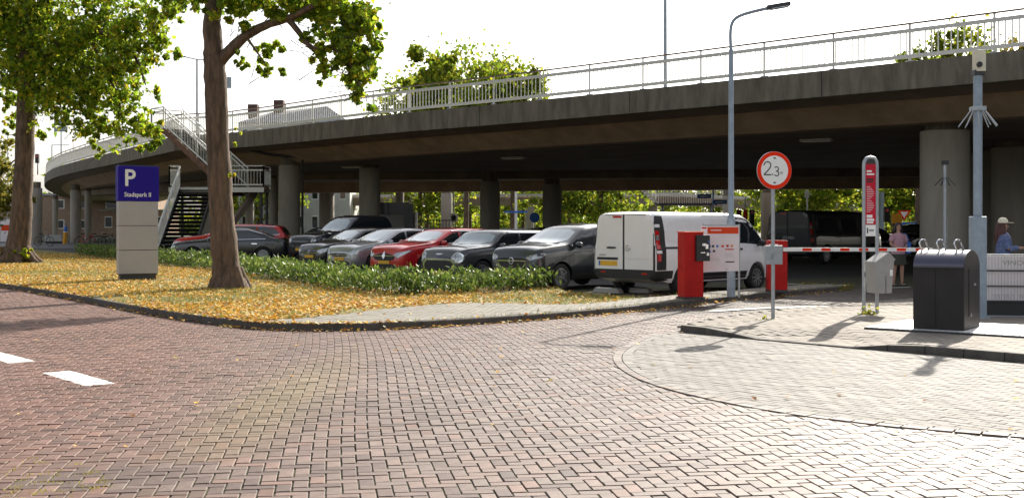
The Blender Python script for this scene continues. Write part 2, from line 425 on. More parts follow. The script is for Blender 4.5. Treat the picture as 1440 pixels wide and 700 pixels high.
# herringbone: horizontal at (i,j) when (i-j)%4==0 ; vertical at (i,j) when (i-j)%4==3 covering (i,j),(i,j+1)
vt = k == 3
ctr = np.concatenate([np.column_stack([(ii[hz]+1.0)*u, (jj[hz]+.5)*u]), np.column_stack([(ii[vt]+.5)*u, (jj[vt]+1.0)*u])])
ori = np.concatenate([np.zeros(hz.sum()), np.full(vt.sum(), PI/2)])
ca, sa = math.cos(ANG), math.sin(ANG)
P = np.column_stack([ctr[:,0]*ca - ctr[:,1]*sa, ctr[:,0]*sa + ctr[:,1]*ca])
# gentle wander of the courses
wob = 0.05*np.sin(P[:,1]*0.5+0.3) + 0.03*np.sin(P[:,0]*0.5+P[:,1]*.2)
P[:,0] += wob
keep = in_view(P, 560) & (P[:,1] < 34) & ~in_poly(P, ISLAND) & ~in_poly(P, RS) & ~in_poly(P, BAY)
keep &= (P[:,1] < 29.5) | (P[:,0] < -8)
keep &= ~((P[:,0] > -1) & (P[:,1]/KY > 0.8*P[:,0] + 16.5))
P = P[keep]; ori = ori[keep]
# keep clear of the edges
def near_line(P, L, d):
    m = np.full(len(P), 1e9)
    for a, b in zip(L, L[1:]):
        a = np.array(a[:2]); b = np.array(b[:2]); t = np.clip(((P-a)@(b-a))/((b-a)@(b-a)), 0, 1)
        m = np.minimum(m, np.hypot(*(P - (a + t[:,None]*(b-a))).T))
    return m < d
k2 = ~near_line(P, K1, .04) & ~near_line(P, ARC, .025)
P = P[k2]; ori = ori[k2]
def nz(P, s, seed):
    r = np.random.default_rng(seed); v = np.zeros(len(P))
    for _ in range(6):
        a = r.uniform(0, 2*PI); f = s*r.uniform(.5, 2); v += np.sin(P[:,0]*f*math.cos(a) + P[:,1]*f*math.sin(a) + r.uniform(0,6))
    return v/6
dash = [at(60,523), at(102,519), at(158,539), at(116,543)]
dash2 = [at(-40,492), at(8,494), at(52,508), at(0,511)]
def road_col(P):
    n = len(P)
    red = np.array([.2,.112,.09]); grey = np.array([.225,.185,.165]); dk = np.array([.1,.066,.062])
    t = np.clip(.5 + .16*(P[:,0]+1.0) + .5*nz(P, .5, 3), 0, 1)[:,None]
    c = red*(1-t) + grey*t
    j = rng.uniform(0,1,n)[:,None]; c = np.where(j < .16, c*.5 + dk*.5, c)
    j = rng.uniform(0,1,n)[:,None]; c = np.where(j < .12, c*.6 + np.array([.25,.13,.095])*.4, c)
    mo = np.clip(1.2 - np.hypot((P[:,0]+2.1)/.55, (P[:,1]-11.2)/3.8), 0, 1)[:,None]*.55   # mossy patch
    c = c*(1-mo) + np.array([.25,.2,.1])*mo
    c *= rng.uniform(.82,1.18,n)[:,None]*.76*(1 + .13*nz(P,1.3,41) + .1*nz(P,3.5,43) - .22*np.clip(nz(P,.8,45)-.25,0,1))[:,None]
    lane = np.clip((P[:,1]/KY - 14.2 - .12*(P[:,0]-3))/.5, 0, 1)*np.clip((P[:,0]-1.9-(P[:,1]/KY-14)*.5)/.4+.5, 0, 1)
    c *= (1 - .55*lane)[:,None]  # overpass shadow painted into the colour of the entry lane bricks
    return c
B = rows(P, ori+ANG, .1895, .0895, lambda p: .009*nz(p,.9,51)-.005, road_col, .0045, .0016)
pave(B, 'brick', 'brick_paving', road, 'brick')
# soldier course round the grey bay
def soldier(line, off, step, l, w_, parent, name, material, colf, zf):
    pts = resample([Vector((p[0],p[1],0)) for p in offset_line(line, off)], step); B = []
    for a, b in zip(pts, pts[1:]):
        t = (b-a); B.append([(a.x+b.x)/2, (a.y+b.y)/2, math.atan2(t.y,t.x), step*.93, w_])
    B = np.array(B); n = len(B)
    B = np.column_stack([B, zf(B[:,:2])+rng.normal(0,.001,n), rng.normal(0,.003,n), rng.normal(0,.003,n), colf(B[:,:2])])
    v, f, c = brick_mesh_arrays(B); o = obj_np(name, v, f, material, c, parent); o['kind'] = 'stuff'
def grey_col(P):
    n = len(P); c = np.array([.232,.218,.2])*(1 + .12*nz(P,.9,5))[:,None]*rng.uniform(.88,1.1,n)[:,None]
    j = rng.uniform(0,1,n)[:,None]; return np.where(j < .07, c*.72, c)
bayb = MB(); bayb.add([(p[0],p[1],-.008) for p in BAY], [tuple(range(len(BAY)))])
bay = bayb.build('parking_bay', 'joint_pale'); tag(bay, kind='structure')
soldier(ARC, .055, .2, .2, .1, bay, 'edge_course', 'greybrick', grey_col, lambda p: 0*p[:,0]+.003)
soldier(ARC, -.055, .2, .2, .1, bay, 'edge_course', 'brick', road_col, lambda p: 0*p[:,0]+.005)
def bond(ang, l, w_, box, third=False):
    x0,x1,y0,y1 = box; js = np.arange(int(y0/w_), int(y1/w_)); P = []
    for j in js:
        xs = np.arange(x0, x1, l) + (l*.5 if j % 2 else 0); P.append(np.column_stack([xs, np.full(len(xs), (j+.5)*w_)]))
    P = np.concatenate(P); c, s = math.cos(ang), math.sin(ang)
    return np.column_stack([P[:,0]*c - P[:,1]*s, P[:,0]*s + P[:,1]*c])
A2 = math.atan2(-.91,.78)
P = bond(A2, .2, .1, (-24,14,2,30)); P = P[in_poly(P, BAY) & in_view(P, 560) & ~near_line(P, ARC, .06) & ~near_line(P, RS_FRONT, .03)]
pave(rows(P, A2, .195, .095, lambda p: 0*p[:,0], grey_col, .006, .001, .006), 'paver', 'grey_pavers', bay, 'greybrick')

# --- right pavement: base sheet following its height, pavers, kerb stones
xs = np.arange(2.2, 16, .2); ys = np.arange(3.4, 33, .2)
gx, gy = np.meshgrid(xs, ys); PP = np.column_stack([gx.ravel(), gy.ravel()]); hh = rs_h(PP) - .01
Vv = np.column_stack([PP, hh]); nx = len(xs); idx = np.arange(len(PP)).reshape(len(ys), nx)
Fq = np.stack([idx[:-1,:-1], idx[:-1,1:], idx[1:,1:], idx[1:,:-1]], -1).reshape(-1,4)
cen = PP[Fq].mean(1); Fq = Fq[in_poly(cen, RS) & ~near_line(cen, RS_FRONT, .15)]
pav = obj_np('pavement', Vv, Fq, 'joint_pale'); tag(pav, kind='structure')
def tan_col(P):
    n = len(P); c = np.array([.23,.203,.175])*(1 + .1*nz(P,.8,9))[:,None]*rng.uniform(.88,1.1,n)[:,None]; return c
A3 = A2
P = bond(A3, .3, .15, (-28,20,2,40)); P = P[in_poly(P, RS) & in_view(P, 560) & (P[:,1] < 28) & ~near_line(P, RS_FRONT, .2)]
pave(rows(P, A3, .293, .143, rs_h, tan_col, .004, .001, .004), 'paver', 'pavement_pavers', pav, 'greybrick')
def kerb_run(line, step, parent, wd, zf, base=-.05, lift=.0):
    pts = resample([Vector((p[0],p[1],0)) for p in line], step)
    for a, b in zip(pts, pts[1:]):
        t = (b-a).normalized(); nrm = Vector((-t.y, t.x, 0))
        za, zb = zf(a), zf(b); e = t*.006
        q = [a+e, b-e, b-e+nrm*wd, a+e+nrm*wd]; q = [Vector((p.x,p.y,0)) for p in q]
        zt = [za, zb, zb, za]; bev = .014
        lo = [(p.x,p.y,base) for p in q]; mid = [(p.x,p.y,z-bev) for p,z in zip(q,zt)]
        ins = [q[0]+nrm*bev, q[1]+nrm*bev, q[2], q[3]]; top = [(p.x,p.y,z) for p,z in zip(ins,zt)]
        m = MB(); fs = [(8,9,10,11)]
        for lv in (0,4):
            for k in range(4): fs.append((lv+k, lv+(k+1)%4, lv+4+(k+1)%4, lv+4+k))
        m.add(lo+mid+top, fs); m.build('kerb_stone', 'kerb', parent)
kl = bpy.data.objects.new('kerb', None); COL.objects.link(kl); tag(kl, kind='structure')
kerb_run([p for p in K1 if p.x > -26], .98, kl, .14, lambda p: .105)
kr = bpy.data.objects.new('pavement_kerb', None); COL.objects.link(kr); tag(kr, kind='structure')
def kz(p): return float(np.maximum(.014, .1*(1-np.clip(1.25*np.exp(-(np.hypot(p.x-3.85, p.y-10.87*KY)/1.15)**4),0,1))))
kerb_run(RS_FRONT, .5, kr, .15, kz)

# --- left island: turf and the paved apron
tb = MB(); isl_in = [tuple(p) for p in offset_line(K1, .13)] + ISL_BACK
tb.prism(isl_in, -.04, .092); turf = tb.build('turf', 'turf'); tag(turf, kind='structure')
APR_TOP = smooth_line(Q([(-3.95,12.5),(-3.55,12.75),(-2.9,13.4),(-2.05,14.6),(-.83,15.6),(.53,15.1),(1.5,15.2),(2.55,16.42),(7.5,20.38),(8.25,19.95)]), 2)
APR = [tuple(p) for p in offset_line([p for p in K1 if p.x > -3.95], .14)] + [tuple(p) for p in reversed(APR_TOP)]
ab = MB(); ab.add([(p[0],p[1],.0965) for p in APR], [tuple(range(len(APR)))]); ap = ab.build('apron_pavement', 'joint_pale'); tag(ap, kind='structure')
A4 = math.atan2(.66,.9)
P = bond(A4, .2, .1, (-14,40,4,32)); P = P[in_poly(P, APR) & ~near_line(P, [p for p in K1 if p.x > -5], .2)]
def apr_col(P):
    n = len(P); c = np.array([.24,.222,.19])*(1 + .1*nz(P,.8,11))[:,None]*rng.uniform(.86,1.12,n)[:,None]; return c
pave(rows(P, A4, .194, .094, lambda p: .104 + 0*p[:,0], apr_col, .005, .001, .006), 'paver', 'apron_pavers', ap, 'greybrick')

# --- painted lines in the lane and the car park (flat paint, 4 mm sheets)
def ribbon(name, pts, wd, z):
    l = smooth_line(pts, 2); a = offset_line(l, wd/2); b = offset_line(l, -wd/2); m = MB(); n = len(l)
    m.add([(p.x,p.y,z) for p in a] + [(p.x,p.y,z) for p in b], [(i,i+1,n+i+1,n+i) for i in range(n-1)])
    return tag(m.build(name, 'paint_line'), kind='structure')
ribbon('lane_marking', [at(1000,438)[:2], at(1060,434)[:2], at(1130,432)[:2], at(1195,429)[:2]], .2, .009)
ribbon('bay_marking', [at(1105,398)[:2], at(1190,403)[:2]], .16, -.010)
ribbon('bay_marking', [at(1238,404)[:2], at(1280,403)[:2]], .16, -.010)
ribbon('bay_marking', Q([(1.2,23.6),(5.5,26.8)]), .12, -.010)

# --- leaf litter, grass blades
def leaves_flat(P, zf, smin, smax, cols, wts, up=.35):
    n = len(P); s = rng.uniform(smin, smax, n); a = rng.uniform(0, 2*PI, n)
    ci = rng.choice(len(cols), n, p=wts); c = np.array(cols)[ci]*rng.uniform(.75,1.2,n)[:,None]
    d1 = np.column_stack([np.cos(a), np.sin(a), rng.normal(0,up,n)]); d2 = np.column_stack([-np.sin(a), np.cos(a), rng.normal(0,up,n)])
    ctr = np.column_stack([P, zf + np.abs(rng.normal(0,.012,n)) + .008])
    hs_ = s[:,None]
    v = np.stack([ctr - d1*hs_*.5, ctr + d2*hs_*.36 + [0,0,.006], ctr + d1*hs_*.5, ctr - d2*hs_*.36 + [0,0,.006]], 1).reshape(-1,3)
    f = (np.array([0,1,2,3])[None] + (np.arange(n)*4)[:,None]); return v, f, np.repeat(c, 4, 0)
def sample_poly(poly, n, dens=None):
    a = np.array([p[:2] for p in poly]); lo, hi = a.min(0), a.max(0); out = []; got = 0
    while got < n:
        P = rng.uniform(lo, hi, (n*3,2)); P = P[in_poly(P, poly)]
        if dens is not None: P = P[rng.uniform(0,1,len(P)) < dens(P)]
        out.append(P); got += len(P)
        if len(P) == 0: break
    return np.concatenate(out)[:n]
ISL_VIS = [p for p in ISLAND if p[1] < 66]
HEDGE_F = smooth_line(Q([(1.15,19.0),(.2,18.2),(-1.07,17.35),(-2.3,16.7),(-3.4,17.6),(-4.8,19.4),(-9.7,26.2),(-13.2,30.0),(-21.6,39.8)]), 2)
GREENS = [(.12,.17,.03),(.2,.21,.04),(.28,.25,.07)]
def dens_leaf(P):
    d = np.ones(len(P)); d *= np.where(in_poly(P, APR), .012, 1)
    kd = np.where(near_line(P, K1, .6), 1.5, 1); d *= np.clip(.58 + 1.05*nz(P, .9, 21) + .5*nz(P, 3.1, 22), .04, 1)*kd
    d *= np.where((P[:,0] > -.8), .35, 1); d *= np.where(P[:,0] > 2.2, .1, 1)
    bare = np.hypot((P[:,0]+5.0)/1.9, (P[:,1]-26.9)/2.2) < 1; d *= np.where(bare, .35, 1)
    return d*np.clip(36/np.maximum(P[:,1],1), .4, 1.6)/1.6
P = sample_poly(ISL_VIS, 62000, dens_leaf)
YL = [(.78,.44,.06),(.62,.29,.035),(.34,.14,.03),(.74,.54,.18),(.32,.32,.07),(.74,.66,.42)]
v, f, c = leaves_flat(P, .096, .05, .1, YL, [.3,.2,.13,.19,.08,.1])
lit = obj_np('fallen_leaves', v, f, 'litter', c); tag(lit, 'yellow and brown fallen leaves strewn over the grass island', 'leaves', kind='stuff')
# strays on kerb edge and road
pts = []
for p in resample([Vector((q.x,q.y,0)) for q in K1 if -14 < q.x < 8], .05):
    dn = 2.2 if p.x > -4.5 else .7
    for _ in range(rng.poisson(dn*.9 if p.x < 4 else .9)):
        off = -abs(rng.normal(0, .12 if p.x < 1 else .3)) - .02; pts.append((p.x, p.y + off))
P = np.array(pts); P = np.concatenate([P, np.column_stack([rng.uniform(-12,6,160), rng.uniform(8,24,160)])])
P = P[~in_poly(P, ISLAND) & ~in_poly(P, RS)]
v, f, c = leaves_flat(P, .0, .04, .085, YL, [.34,.25,.14,.15,.07,.05], .2)
tag(obj_np('stray_leaves', v, f, 'litter', c), 'stray yellow leaves blown along the kerb and road', 'leaves', kind='stuff')
def blades(P, z0, h0, h1, cols):
    n = len(P); h = rng.uniform(h0,h1,n); a = rng.uniform(0,2*PI,n); ln = rng.normal(0,.4,(n,2))*h[:,None]
    wv = np.column_stack([np.cos(a), np.sin(a), np.zeros(n)])*.006; b = np.column_stack([P, np.full(n,z0)])
    tip = b + np.column_stack([ln, h]); v = np.stack([b-wv, b+wv, tip], 1).reshape(-1,3)
    c = np.array(cols)[rng.integers(0,len(cols),n)]*rng.uniform(.7,1.25,n)[:,None]
    return v, np.arange(n*3).reshape(-1,3), np.repeat(c,3,0)
def dens_g(P):
    d = np.clip(.55 - .8*nz(P, 1.1, 21), .12, 1); d *= np.where(in_poly(P, APR), 0, 1); return d*np.clip(29/np.maximum(P[:,1],1), .3, 1)
P = sample_poly(ISL_VIS, 75000, dens_g)
v, f, c = blades(P, .085, .03, .1, GREENS)
tag(obj_np('grass', v, f, 'grassblade', c), 'short patchy grass between the fallen leaves', 'grass', kind='stuff')
# moss and weeds in the joints on the far left of the road and along the pavement edges
pts = [at(rng.uniform(0,160), rng.uniform(640,700))[:2] for _ in range(45)]
P = np.array([[p[0]+rng.normal(0,.03), p[1]+rng.normal(0,.03)] for p in pts for _ in range(14)])
v, f, c = blades(P, -.012, .006, .018, [(.3,.28,.05),(.45,.38,.08)])
tag(obj_np('joint_weeds', v, f, 'grassblade', c), 'small tufts of weeds growing in the road joints', 'weeds', kind='stuff')
# ================================================================== OVERPASS
ZT = 6.2
EDGE = [Vector(p) for p in Q([(52,-4),(30,9.7),(13.5,21.4),(7.25,25.8),(0,30.8),(-5.6,34.3),(-11.3,38.9),(-14.6,41.2),(-17.6,42.3)])]
EDGE = smooth_line(EDGE[:-1], 2) + [EDGE[-1]]
ARM = smooth_line(Q([(-17.6,42.3),(-20.2,45.5),(-25.6,52),(-29.3,56.2),(-39.7,69),(-52,90),(-66,120)]), 2)
FAR = [Vector(p) for p in Q([(-54,122),(-40,96),(-30,80),(-22,69),(-14,63),(6,60),(34,56),(75,40),(95,10)])]
ov = thing('overpass', 'long concrete road overpass on round columns above the car park', 'overpass', (0, 35, 0))
def ovp(name, mb, m, **k):
    o = mb.build(name, m, ov, **k); o.location = (0, -35, 0); return o
LINE = EDGE + ARM[1:]
def sweep(line, prof, mb):
    n = len(prof); rings = []
    for i, p in enumerate(line):
        a = line[max(0,i-1)]; b = line[min(len(line)-1,i+1)]; t = (b-a).normalized(); nn = Vector((t.y,-t.x))   # to the right of travel = into the deck
        rings.append([(p.x+nn.x*d, p.y+nn.y*d, z) for d, z in prof])
    vs = [q for r in rings for q in r]; fs = []
    for i in range(len(line)-1):
        for k in range(n): fs.append((i*n+k, i*n+(k+1)%n, (i+1)*n+(k+1)%n, (i+1)*n+k))
    fs += [tuple(range(n)), tuple((len(line)-1)*n+k for k in range(n))]
    mb.add(vs, fs)
m = MB(); sweep(LINE, [(0,ZT),(0,ZT-.78),(.06,ZT-.8),(.35,ZT-.8),(.35,ZT)], m); ovp('parapet', m, 'concrete_dark')
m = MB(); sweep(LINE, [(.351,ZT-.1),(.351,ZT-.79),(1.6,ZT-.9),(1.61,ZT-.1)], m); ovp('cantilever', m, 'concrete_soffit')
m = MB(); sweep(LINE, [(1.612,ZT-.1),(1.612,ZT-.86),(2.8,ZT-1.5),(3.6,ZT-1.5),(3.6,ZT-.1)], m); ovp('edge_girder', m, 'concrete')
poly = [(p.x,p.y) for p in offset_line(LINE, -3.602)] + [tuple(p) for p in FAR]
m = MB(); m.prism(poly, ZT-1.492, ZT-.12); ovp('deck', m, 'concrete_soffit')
vl = [p for p in LINE if -30 < p.x < 22]
for a_, b_ in zip(resample([Vector((p.x,p.y,0)) for p in vl], 7.5)[1:], resample([Vector((p.x,p.y,0)) for p in vl], 7.5)[2:]):
    t_ = (b_-a_).normalized(); nn_ = Vector((t_.y,-t_.x,0)); q_ = a_ - nn_*.001
    m = MB(); m.bar(q_+Vector((0,0,ZT-.775)), q_+Vector((0,0,ZT+.002)), .025, .006, t_.cross(Vector((0,0,1)))); ovp('parapet_joint', m, 'rubber')
# cross girders and the far edge beam hanging below the deck
m = MB(); m.bar(*Q([(-30,64,4.33),(-14,61.2,4.33)]),1.2,.75); m.bar(*Q([(-14,61.2,4.33),(40,51,4.33)]),1.2,.75); ovp('far_girder', m, 'concrete')
m = MB(); m.bar(*Q([(-13,50,4.5),(24,46,4.5)]),1.0,.42); ovp('cross_beam', m, 'concrete_soffit')
m = MB(); m.bar(*Q([(-40,75,4.4),(-16,52,4.4)]),1.0,.5); ovp('cross_beam', m, 'concrete_soffit')
def column(px0, px1, Y, zt=None, neck=True, dark=False):
    Y *= KY
    x0, x1 = X_(px0,Y), X_(px1,Y); r = (x1-x0)/2; cx = (x0+x1)/2; zt = zt or 4.72
    m = MB(); m.lathe([(0.001,-.03),(r,-.03),(r,zt-.22),(r*.98,zt-.2),(.001,zt-.2)], 28, c=(cx,Y,0))
    o = ovp('column', m, 'concrete_col', smooth=True)
    n_ = MB(); n_.lathe([(r*.8,zt-.2),(r*.8,zt+.3)], 20, c=(cx,Y,0)); a = n_.build('bearing', 'concrete_dark', o, smooth=True)
    return o
column(1295,1362,25.5, 4.72)
column(1396,1470,31, 4.72)
column(763,790,49, 4.2); column(675,703,47, 4.25); column(505,535,42.5, 4.72); column(392,422,41.5, 4.8); column(378,391,52, 4.72)
column(620,636,66, 4.3); column(449,470,62, 4.3); column(1070,1086,60, 4.1); column(1016,1026,66,4.1)
column(40,59,66, 4.72); column(99,114,70, 4.72); column(119,129,72, 4.72); column(284,300,70,4.7); column(345,357,66,4.7); column(556,568,62,4.2); column(74,82,95,4.7)
m = MB(); m.box((X_(1425,34*KY),35*KY,2.35),(2.6,1.6,4.7)); ovp('pier', m, 'concrete_col')
# drain pipe from the edge girder down the column
m = MB(); cx = X_(426,41*KY); m.tube([(X_(352,41.5*KY),41.5*KY,5.35),(X_(380,41.0*KY),41.0*KY,5.1),(cx,40.9*KY,4.95),(cx,40.9*KY,.02)], .07, 8); ovp('drain_pipe', m, 'steel_dark', smooth=True)
for i, (px, py, Y, lab) in enumerate([(1148,195,29.6,'pale flat lamp on the soffit right of the height limit sign'),(722,217,37.5,'pale flat lamp on the soffit above the black pickup and red car'),(495,228,43.5,'small pale lamp on the soffit over the parked pickup')]):
    Y *= KY
    t = thing('soffit_lamp', lab, 'lamp', (X_(px,Y), Y, 4.708), R(-30), 'lamps under the overpass')
    m = MB(); m.box((0,0,-.05),(1.15,.38,.09)); m.build('housing', 'pale_wall', t, bevel=.015)
    m = MB(); m.box((0,0,-.105),(1.0,.28,.02)); m.build('diffuser', 'sign_white', t)

# ---------------- railings
def railing(name, label, line, z, bal, post_step, individual, inset=.17, group='railings on the overpass', top=1.1):
    L = [Vector((p.x,p.y,z)) for p in offset_line(line, -inset)]
    t = thing(name, label, 'railing', L[len(L)//2], 0, group); o0 = L[len(L)//2]; L = [p - o0 for p in L]
    posts = resample(L, post_step)
    def rail(nm, h, wd, ht, material):
        m = MB()
        for a, b in zip(L, L[1:]): m.bar(a+Vector((0,0,h)), b+Vector((0,0,h)), wd, ht)
        m.build(nm, material, t)
    rail('handrail', top, .06, .05, 'handrail'); rail('rail', top-.2, .06, .11, 'white_steel'); rail('rail', .17, .06, .11, 'white_steel')
    for p in posts:
        m = MB(); m.bar(p+Vector((0,0,.03)), p+Vector((0,0,top-.02)), .06, .05, (0,1,0)); m.build('post', 'white_steel', t)
        m = MB(); m.box(p+Vector((0,0,.02)), (.22,.2,.04)); m.build('base_plate', 'galv', t)
    bs = resample(L, bal); me = None; mm = MB()
    for p in bs:
        if min((p-q).length for q in posts) < .06: continue
        if individual > 0:
            individual -= 1
            if me is None: q = MB(); q.box((0,0,(.2+top-.24)/2),(.03,.03,top-.42)); me = q.mesh('baluster','white_steel')
            o = bpy.data.objects.new('baluster', me); link(o, t); o.location = p
        else: mm.box(p+Vector((0,0,(.2+top-.24)/2)),(.03,.03,top-.42))
    if mm.v: mm.build('balusters', 'white_steel', t)['kind'] = 'stuff'
    return t
vis = [p for p in EDGE if p.x < 22]
railing('bridge_railing', 'long white steel railing along the near edge of the overpass', vis, ZT, .19, 2.45, 270)
ARMV = [p for p in ARM if p.y < 147]
railing('bridge_railing', 'white railing curving away on the far left arm of the overpass behind the tree', ARMV, ZT-.02, .11, 2.2, 0)

# ---------------- stair up to the overpass
st = thing('staircase', 'white steel stair with dark open treads climbing in two flights to the overpass', 'staircase', (-16, 42*KY, 0))
def sp(name, mb, m, **k):
    o = mb.build(name, m, st, **k); o.location = (16, -42*KY, 0); return o
LZ = 3.3
def flight(a, b, wd, n, treads=True, stringer='steel_dark', rails=(1,1), under=False):
    a = Vector(a); b = Vector(b); d = Vector((b.x-a.x, b.y-a.y, 0)); d.normalize(); s = Vector((d.y,-d.x,0))*wd/2
    for sg in (-1,1):
        m = MB(); m.bar(a+s*sg+Vector((0,0,-.12)), b+s*sg+Vector((0,0,-.12)), .06, .3); sp('stringer', m, stringer)
    for i in range(n):
        p = a.lerp(b, (i+.5)/n); m = MB(); m.bar(p-s*.97, p+s*.97, .28, .045); q0 = p+d*.13-Vector((0,0,.075)); m.bar(q0-s*.96, q0+s*.96, .02, .11); sp('tread', m, 'rubber')
    for sg in (-1,1):
        if not rails[0 if sg < 0 else 1]: continue
        m = MB()
        for h, wd_, ht in ((1.05,.06,.05),(.85,.04,.06),(.18,.04,.06)): m.bar(a+s*sg+Vector((0,0,h)), b+s*sg+Vector((0,0,h)), wd_, ht)
        nn = int((b-a).length/.14)
        for i in range(nn+1):
            p = a.lerp(b, i/nn)+s*sg
            big_ = i % 10 == 0
            m.bar(p+Vector((0,0,0 if big_ else .18)), p+Vector((0,0,1.05 if big_ else .85)), .05 if big_ else .02, .05 if big_ else .02, (0,1,0))
        sp('flight_railing', m, 'white_steel')
flight((-15.1,53.2,0), (-15.1,57.2,LZ), 1.6, 18, rails=(1,0))
x0, x1, y0, y1 = -16.4, -11.9, 57.2, 58.8
m = MB(); m.box(((x0+x1)/2,(y0+y1)/2,LZ-.09),(x1-x0,y1-y0,.16)); sp('landing', m, 'steel_dark')
m = MB(); m.box(((x0+x1)/2,y0-.03,LZ-.06),(x1-x0+.06,.05,.24)); sp('landing_edge', m, 'white_steel')
def flat_rail(pts):
    m = MB()
    for a, b in zip(pts, pts[1:]):
        a = Vector(a); b = Vector(b)
        for h, wd_, ht in ((1.08,.06,.05),(.88,.04,.07),(.18,.04,.07)): m.bar(a+Vector((0,0,h)), b+Vector((0,0,h)), wd_, ht)
        nn = max(2, int((b-a).length/.15))
        for i in range(nn+1):
            p = a.lerp(b, i/nn); e = i in (0,nn); m.bar(p+Vector((0,0,0 if e else .2)), p+Vector((0,0,1.08 if e else .86)), .06 if e else .022, .06 if e else .022, (0,1,0))
    sp('landing_railing', m, 'white_steel')
flat_rail([(-14.3,y0,LZ),(x1,y0,LZ),(x1,y1,LZ)])
flat_rail([(x0,y1,LZ),(x0,y0,LZ),(-15.95,y0,LZ)])
flight((-13.3,58.2,LZ), (-17.3,61.0,ZT+.25), 1.15, 15, stringer='rust')
m = MB(); m.bar((-13.4,58.25,LZ-.32),(-17.3,61.0,ZT-.07),1.0,.05); sp('flight_soffit', m, 'rust')
m = MB(); m.prism([(-17.4,62.9),(-18.6,61.6),(-17.6,60.5),(-16.7,61.7)], ZT+.1, ZT+.25); sp('top_landing', m, 'concrete_dark')
flat_rail([(-18.6,61.6,ZT+.25),(-17.65,60.55,ZT+.25)]); flat_rail([(-18.6,61.6,ZT+.25),(-17.4,62.9,ZT+.25)])
m = MB()
for x, y in ((-12.05,57.4),(-12.05,58.7),(-16.2,58.7)): m = MB(); m.cyl((x,y,0),(x,y,LZ-.1),.07,n=10); sp('support', m, 'steel_dark')
m = MB(); m.bar((-14.2,57.3,LZ-.2),(-14.2,58.8,LZ-.2),.1,.2); sp('cross_bar', m, 'steel_dark')
m = MB(); m.bar((-14.1,55.0,0),(-12.6,58.6,LZ-.15),.2,.3); sp('brace', m, 'concrete_soffit')

# ---------------- far overpass and far stair seen under the deck
fo = thing('far_overpass', 'grey concrete walkway bridge seen through the gap under the overpass', 'overpass', (8, 92*KY, 0))
def fp(name, mb, m): o = mb.build(name, m, fo); o.location = (-8,-92*KY,0); return o
m = MB(); m.bar(*Q([(-22,95,4.25),(18,91,4.25)]),2.5,1.0); m.bar(*Q([(18,91,4.25),(33,90,3.5)]),2.5,1.0); m.bar(*Q([(33,90,3.5),(44,95,2.3)]),2.5,1.0); fp('deck', m, 'concrete_soffit')
m = MB(); m.bar(*Q([(-22,94,4.85),(18,90,4.85)]),.2,.3); m.bar(*Q([(18,90,4.85),(33,89,4.1)]),.2,.3); m.bar(*Q([(33,89,4.1),(44,94,2.9)]),.2,.3); fp('edge_strip', m, 'pale_wall')
m = MB(); 
for a, b in (((4,91,5.0),(18,89.6,5.0)),((18,89.6,5.0),(33,88.6,4.25)),((33,88.6,4.25),(44,93.6,3.1))):
    a, b = [Vector(q) for q in Q([a, b])]
    for h in (.95,.55): m.bar(a+Vector((0,0,h)), b+Vector((0,0,h)), .08, .08)
    for i in range(13): p = a.lerp(b,i/12); m.bar(p, p+Vector((0,0,.95)), .07, .07, (0,1,0))
fp('railing', m, 'white_steel')
for x in (-12,2,16,30): m = MB(); m.cyl((x,92*KY,0),(x,92*KY,3.6 if x<20 else 3.0),.5,n=14); fp('column', m, 'concrete_col')
fs_ = thing('far_staircase', 'pale metal stair descending beyond the car park above the white van roof', 'staircase', (12, 62*KY, 0))
m = MB(); a = Vector((X_(890,62*KY)-12,0,Z_(263,62*KY)+.6)); b = Vector((X_(926,62*KY)-12,0,Z_(288,62*KY)+.1))
for sgn in (0,1.6):
    m = MB()
    for h in (0,1.0): m.bar(a+Vector((0,sgn,h)), b+Vector((0,sgn,h)), .07, .12)
    for i in range(8): p = a.lerp(b,i/7)+Vector((0,sgn,0)); m.bar(p, p+Vector((0,0,1.0)), .05, .05, (0,1,0))
    m.build('flight_railing', 'white_steel', fs_)
m = MB()
for i in range(9): p = a.lerp(b,(i+.5)/9); m.box(p+Vector((0,.8,.0)),(.34,1.6,.06))
m.build('treads', 'pale_wall', fs_)
m = MB(); x2 = X_(1008,62*KY)-12; m.box(((b.x+x2)/2,.8,b.z-.05),(x2-b.x,1.8,.2)); m.build('landing', 'steel_dark', fs_)
m = MB()
for h in (1.0,.8): m.bar(b+Vector((0,-.1,h)), Vector((x2,-.1,b.z+h)), .05, .06)
for i in range(26): p = b.lerp(Vector((x2,0,b.z)), i/25)+Vector((0,-.1,0)); m.bar(p, p+Vector((0,0,1.0)), .03, .03, (0,1,0))
m.build('landing_railing', 'white_steel', fs_)
m = MB(); m.cyl((x2-.3,.8,-0),(x2-.3,.8,b.z),.12); m.build('support', 'galv', fs_); m = MB(); m.cyl((b.x+.4,.8,0),(b.x+.4,.8,b.z),.12); m.build('support', 'galv', fs_)

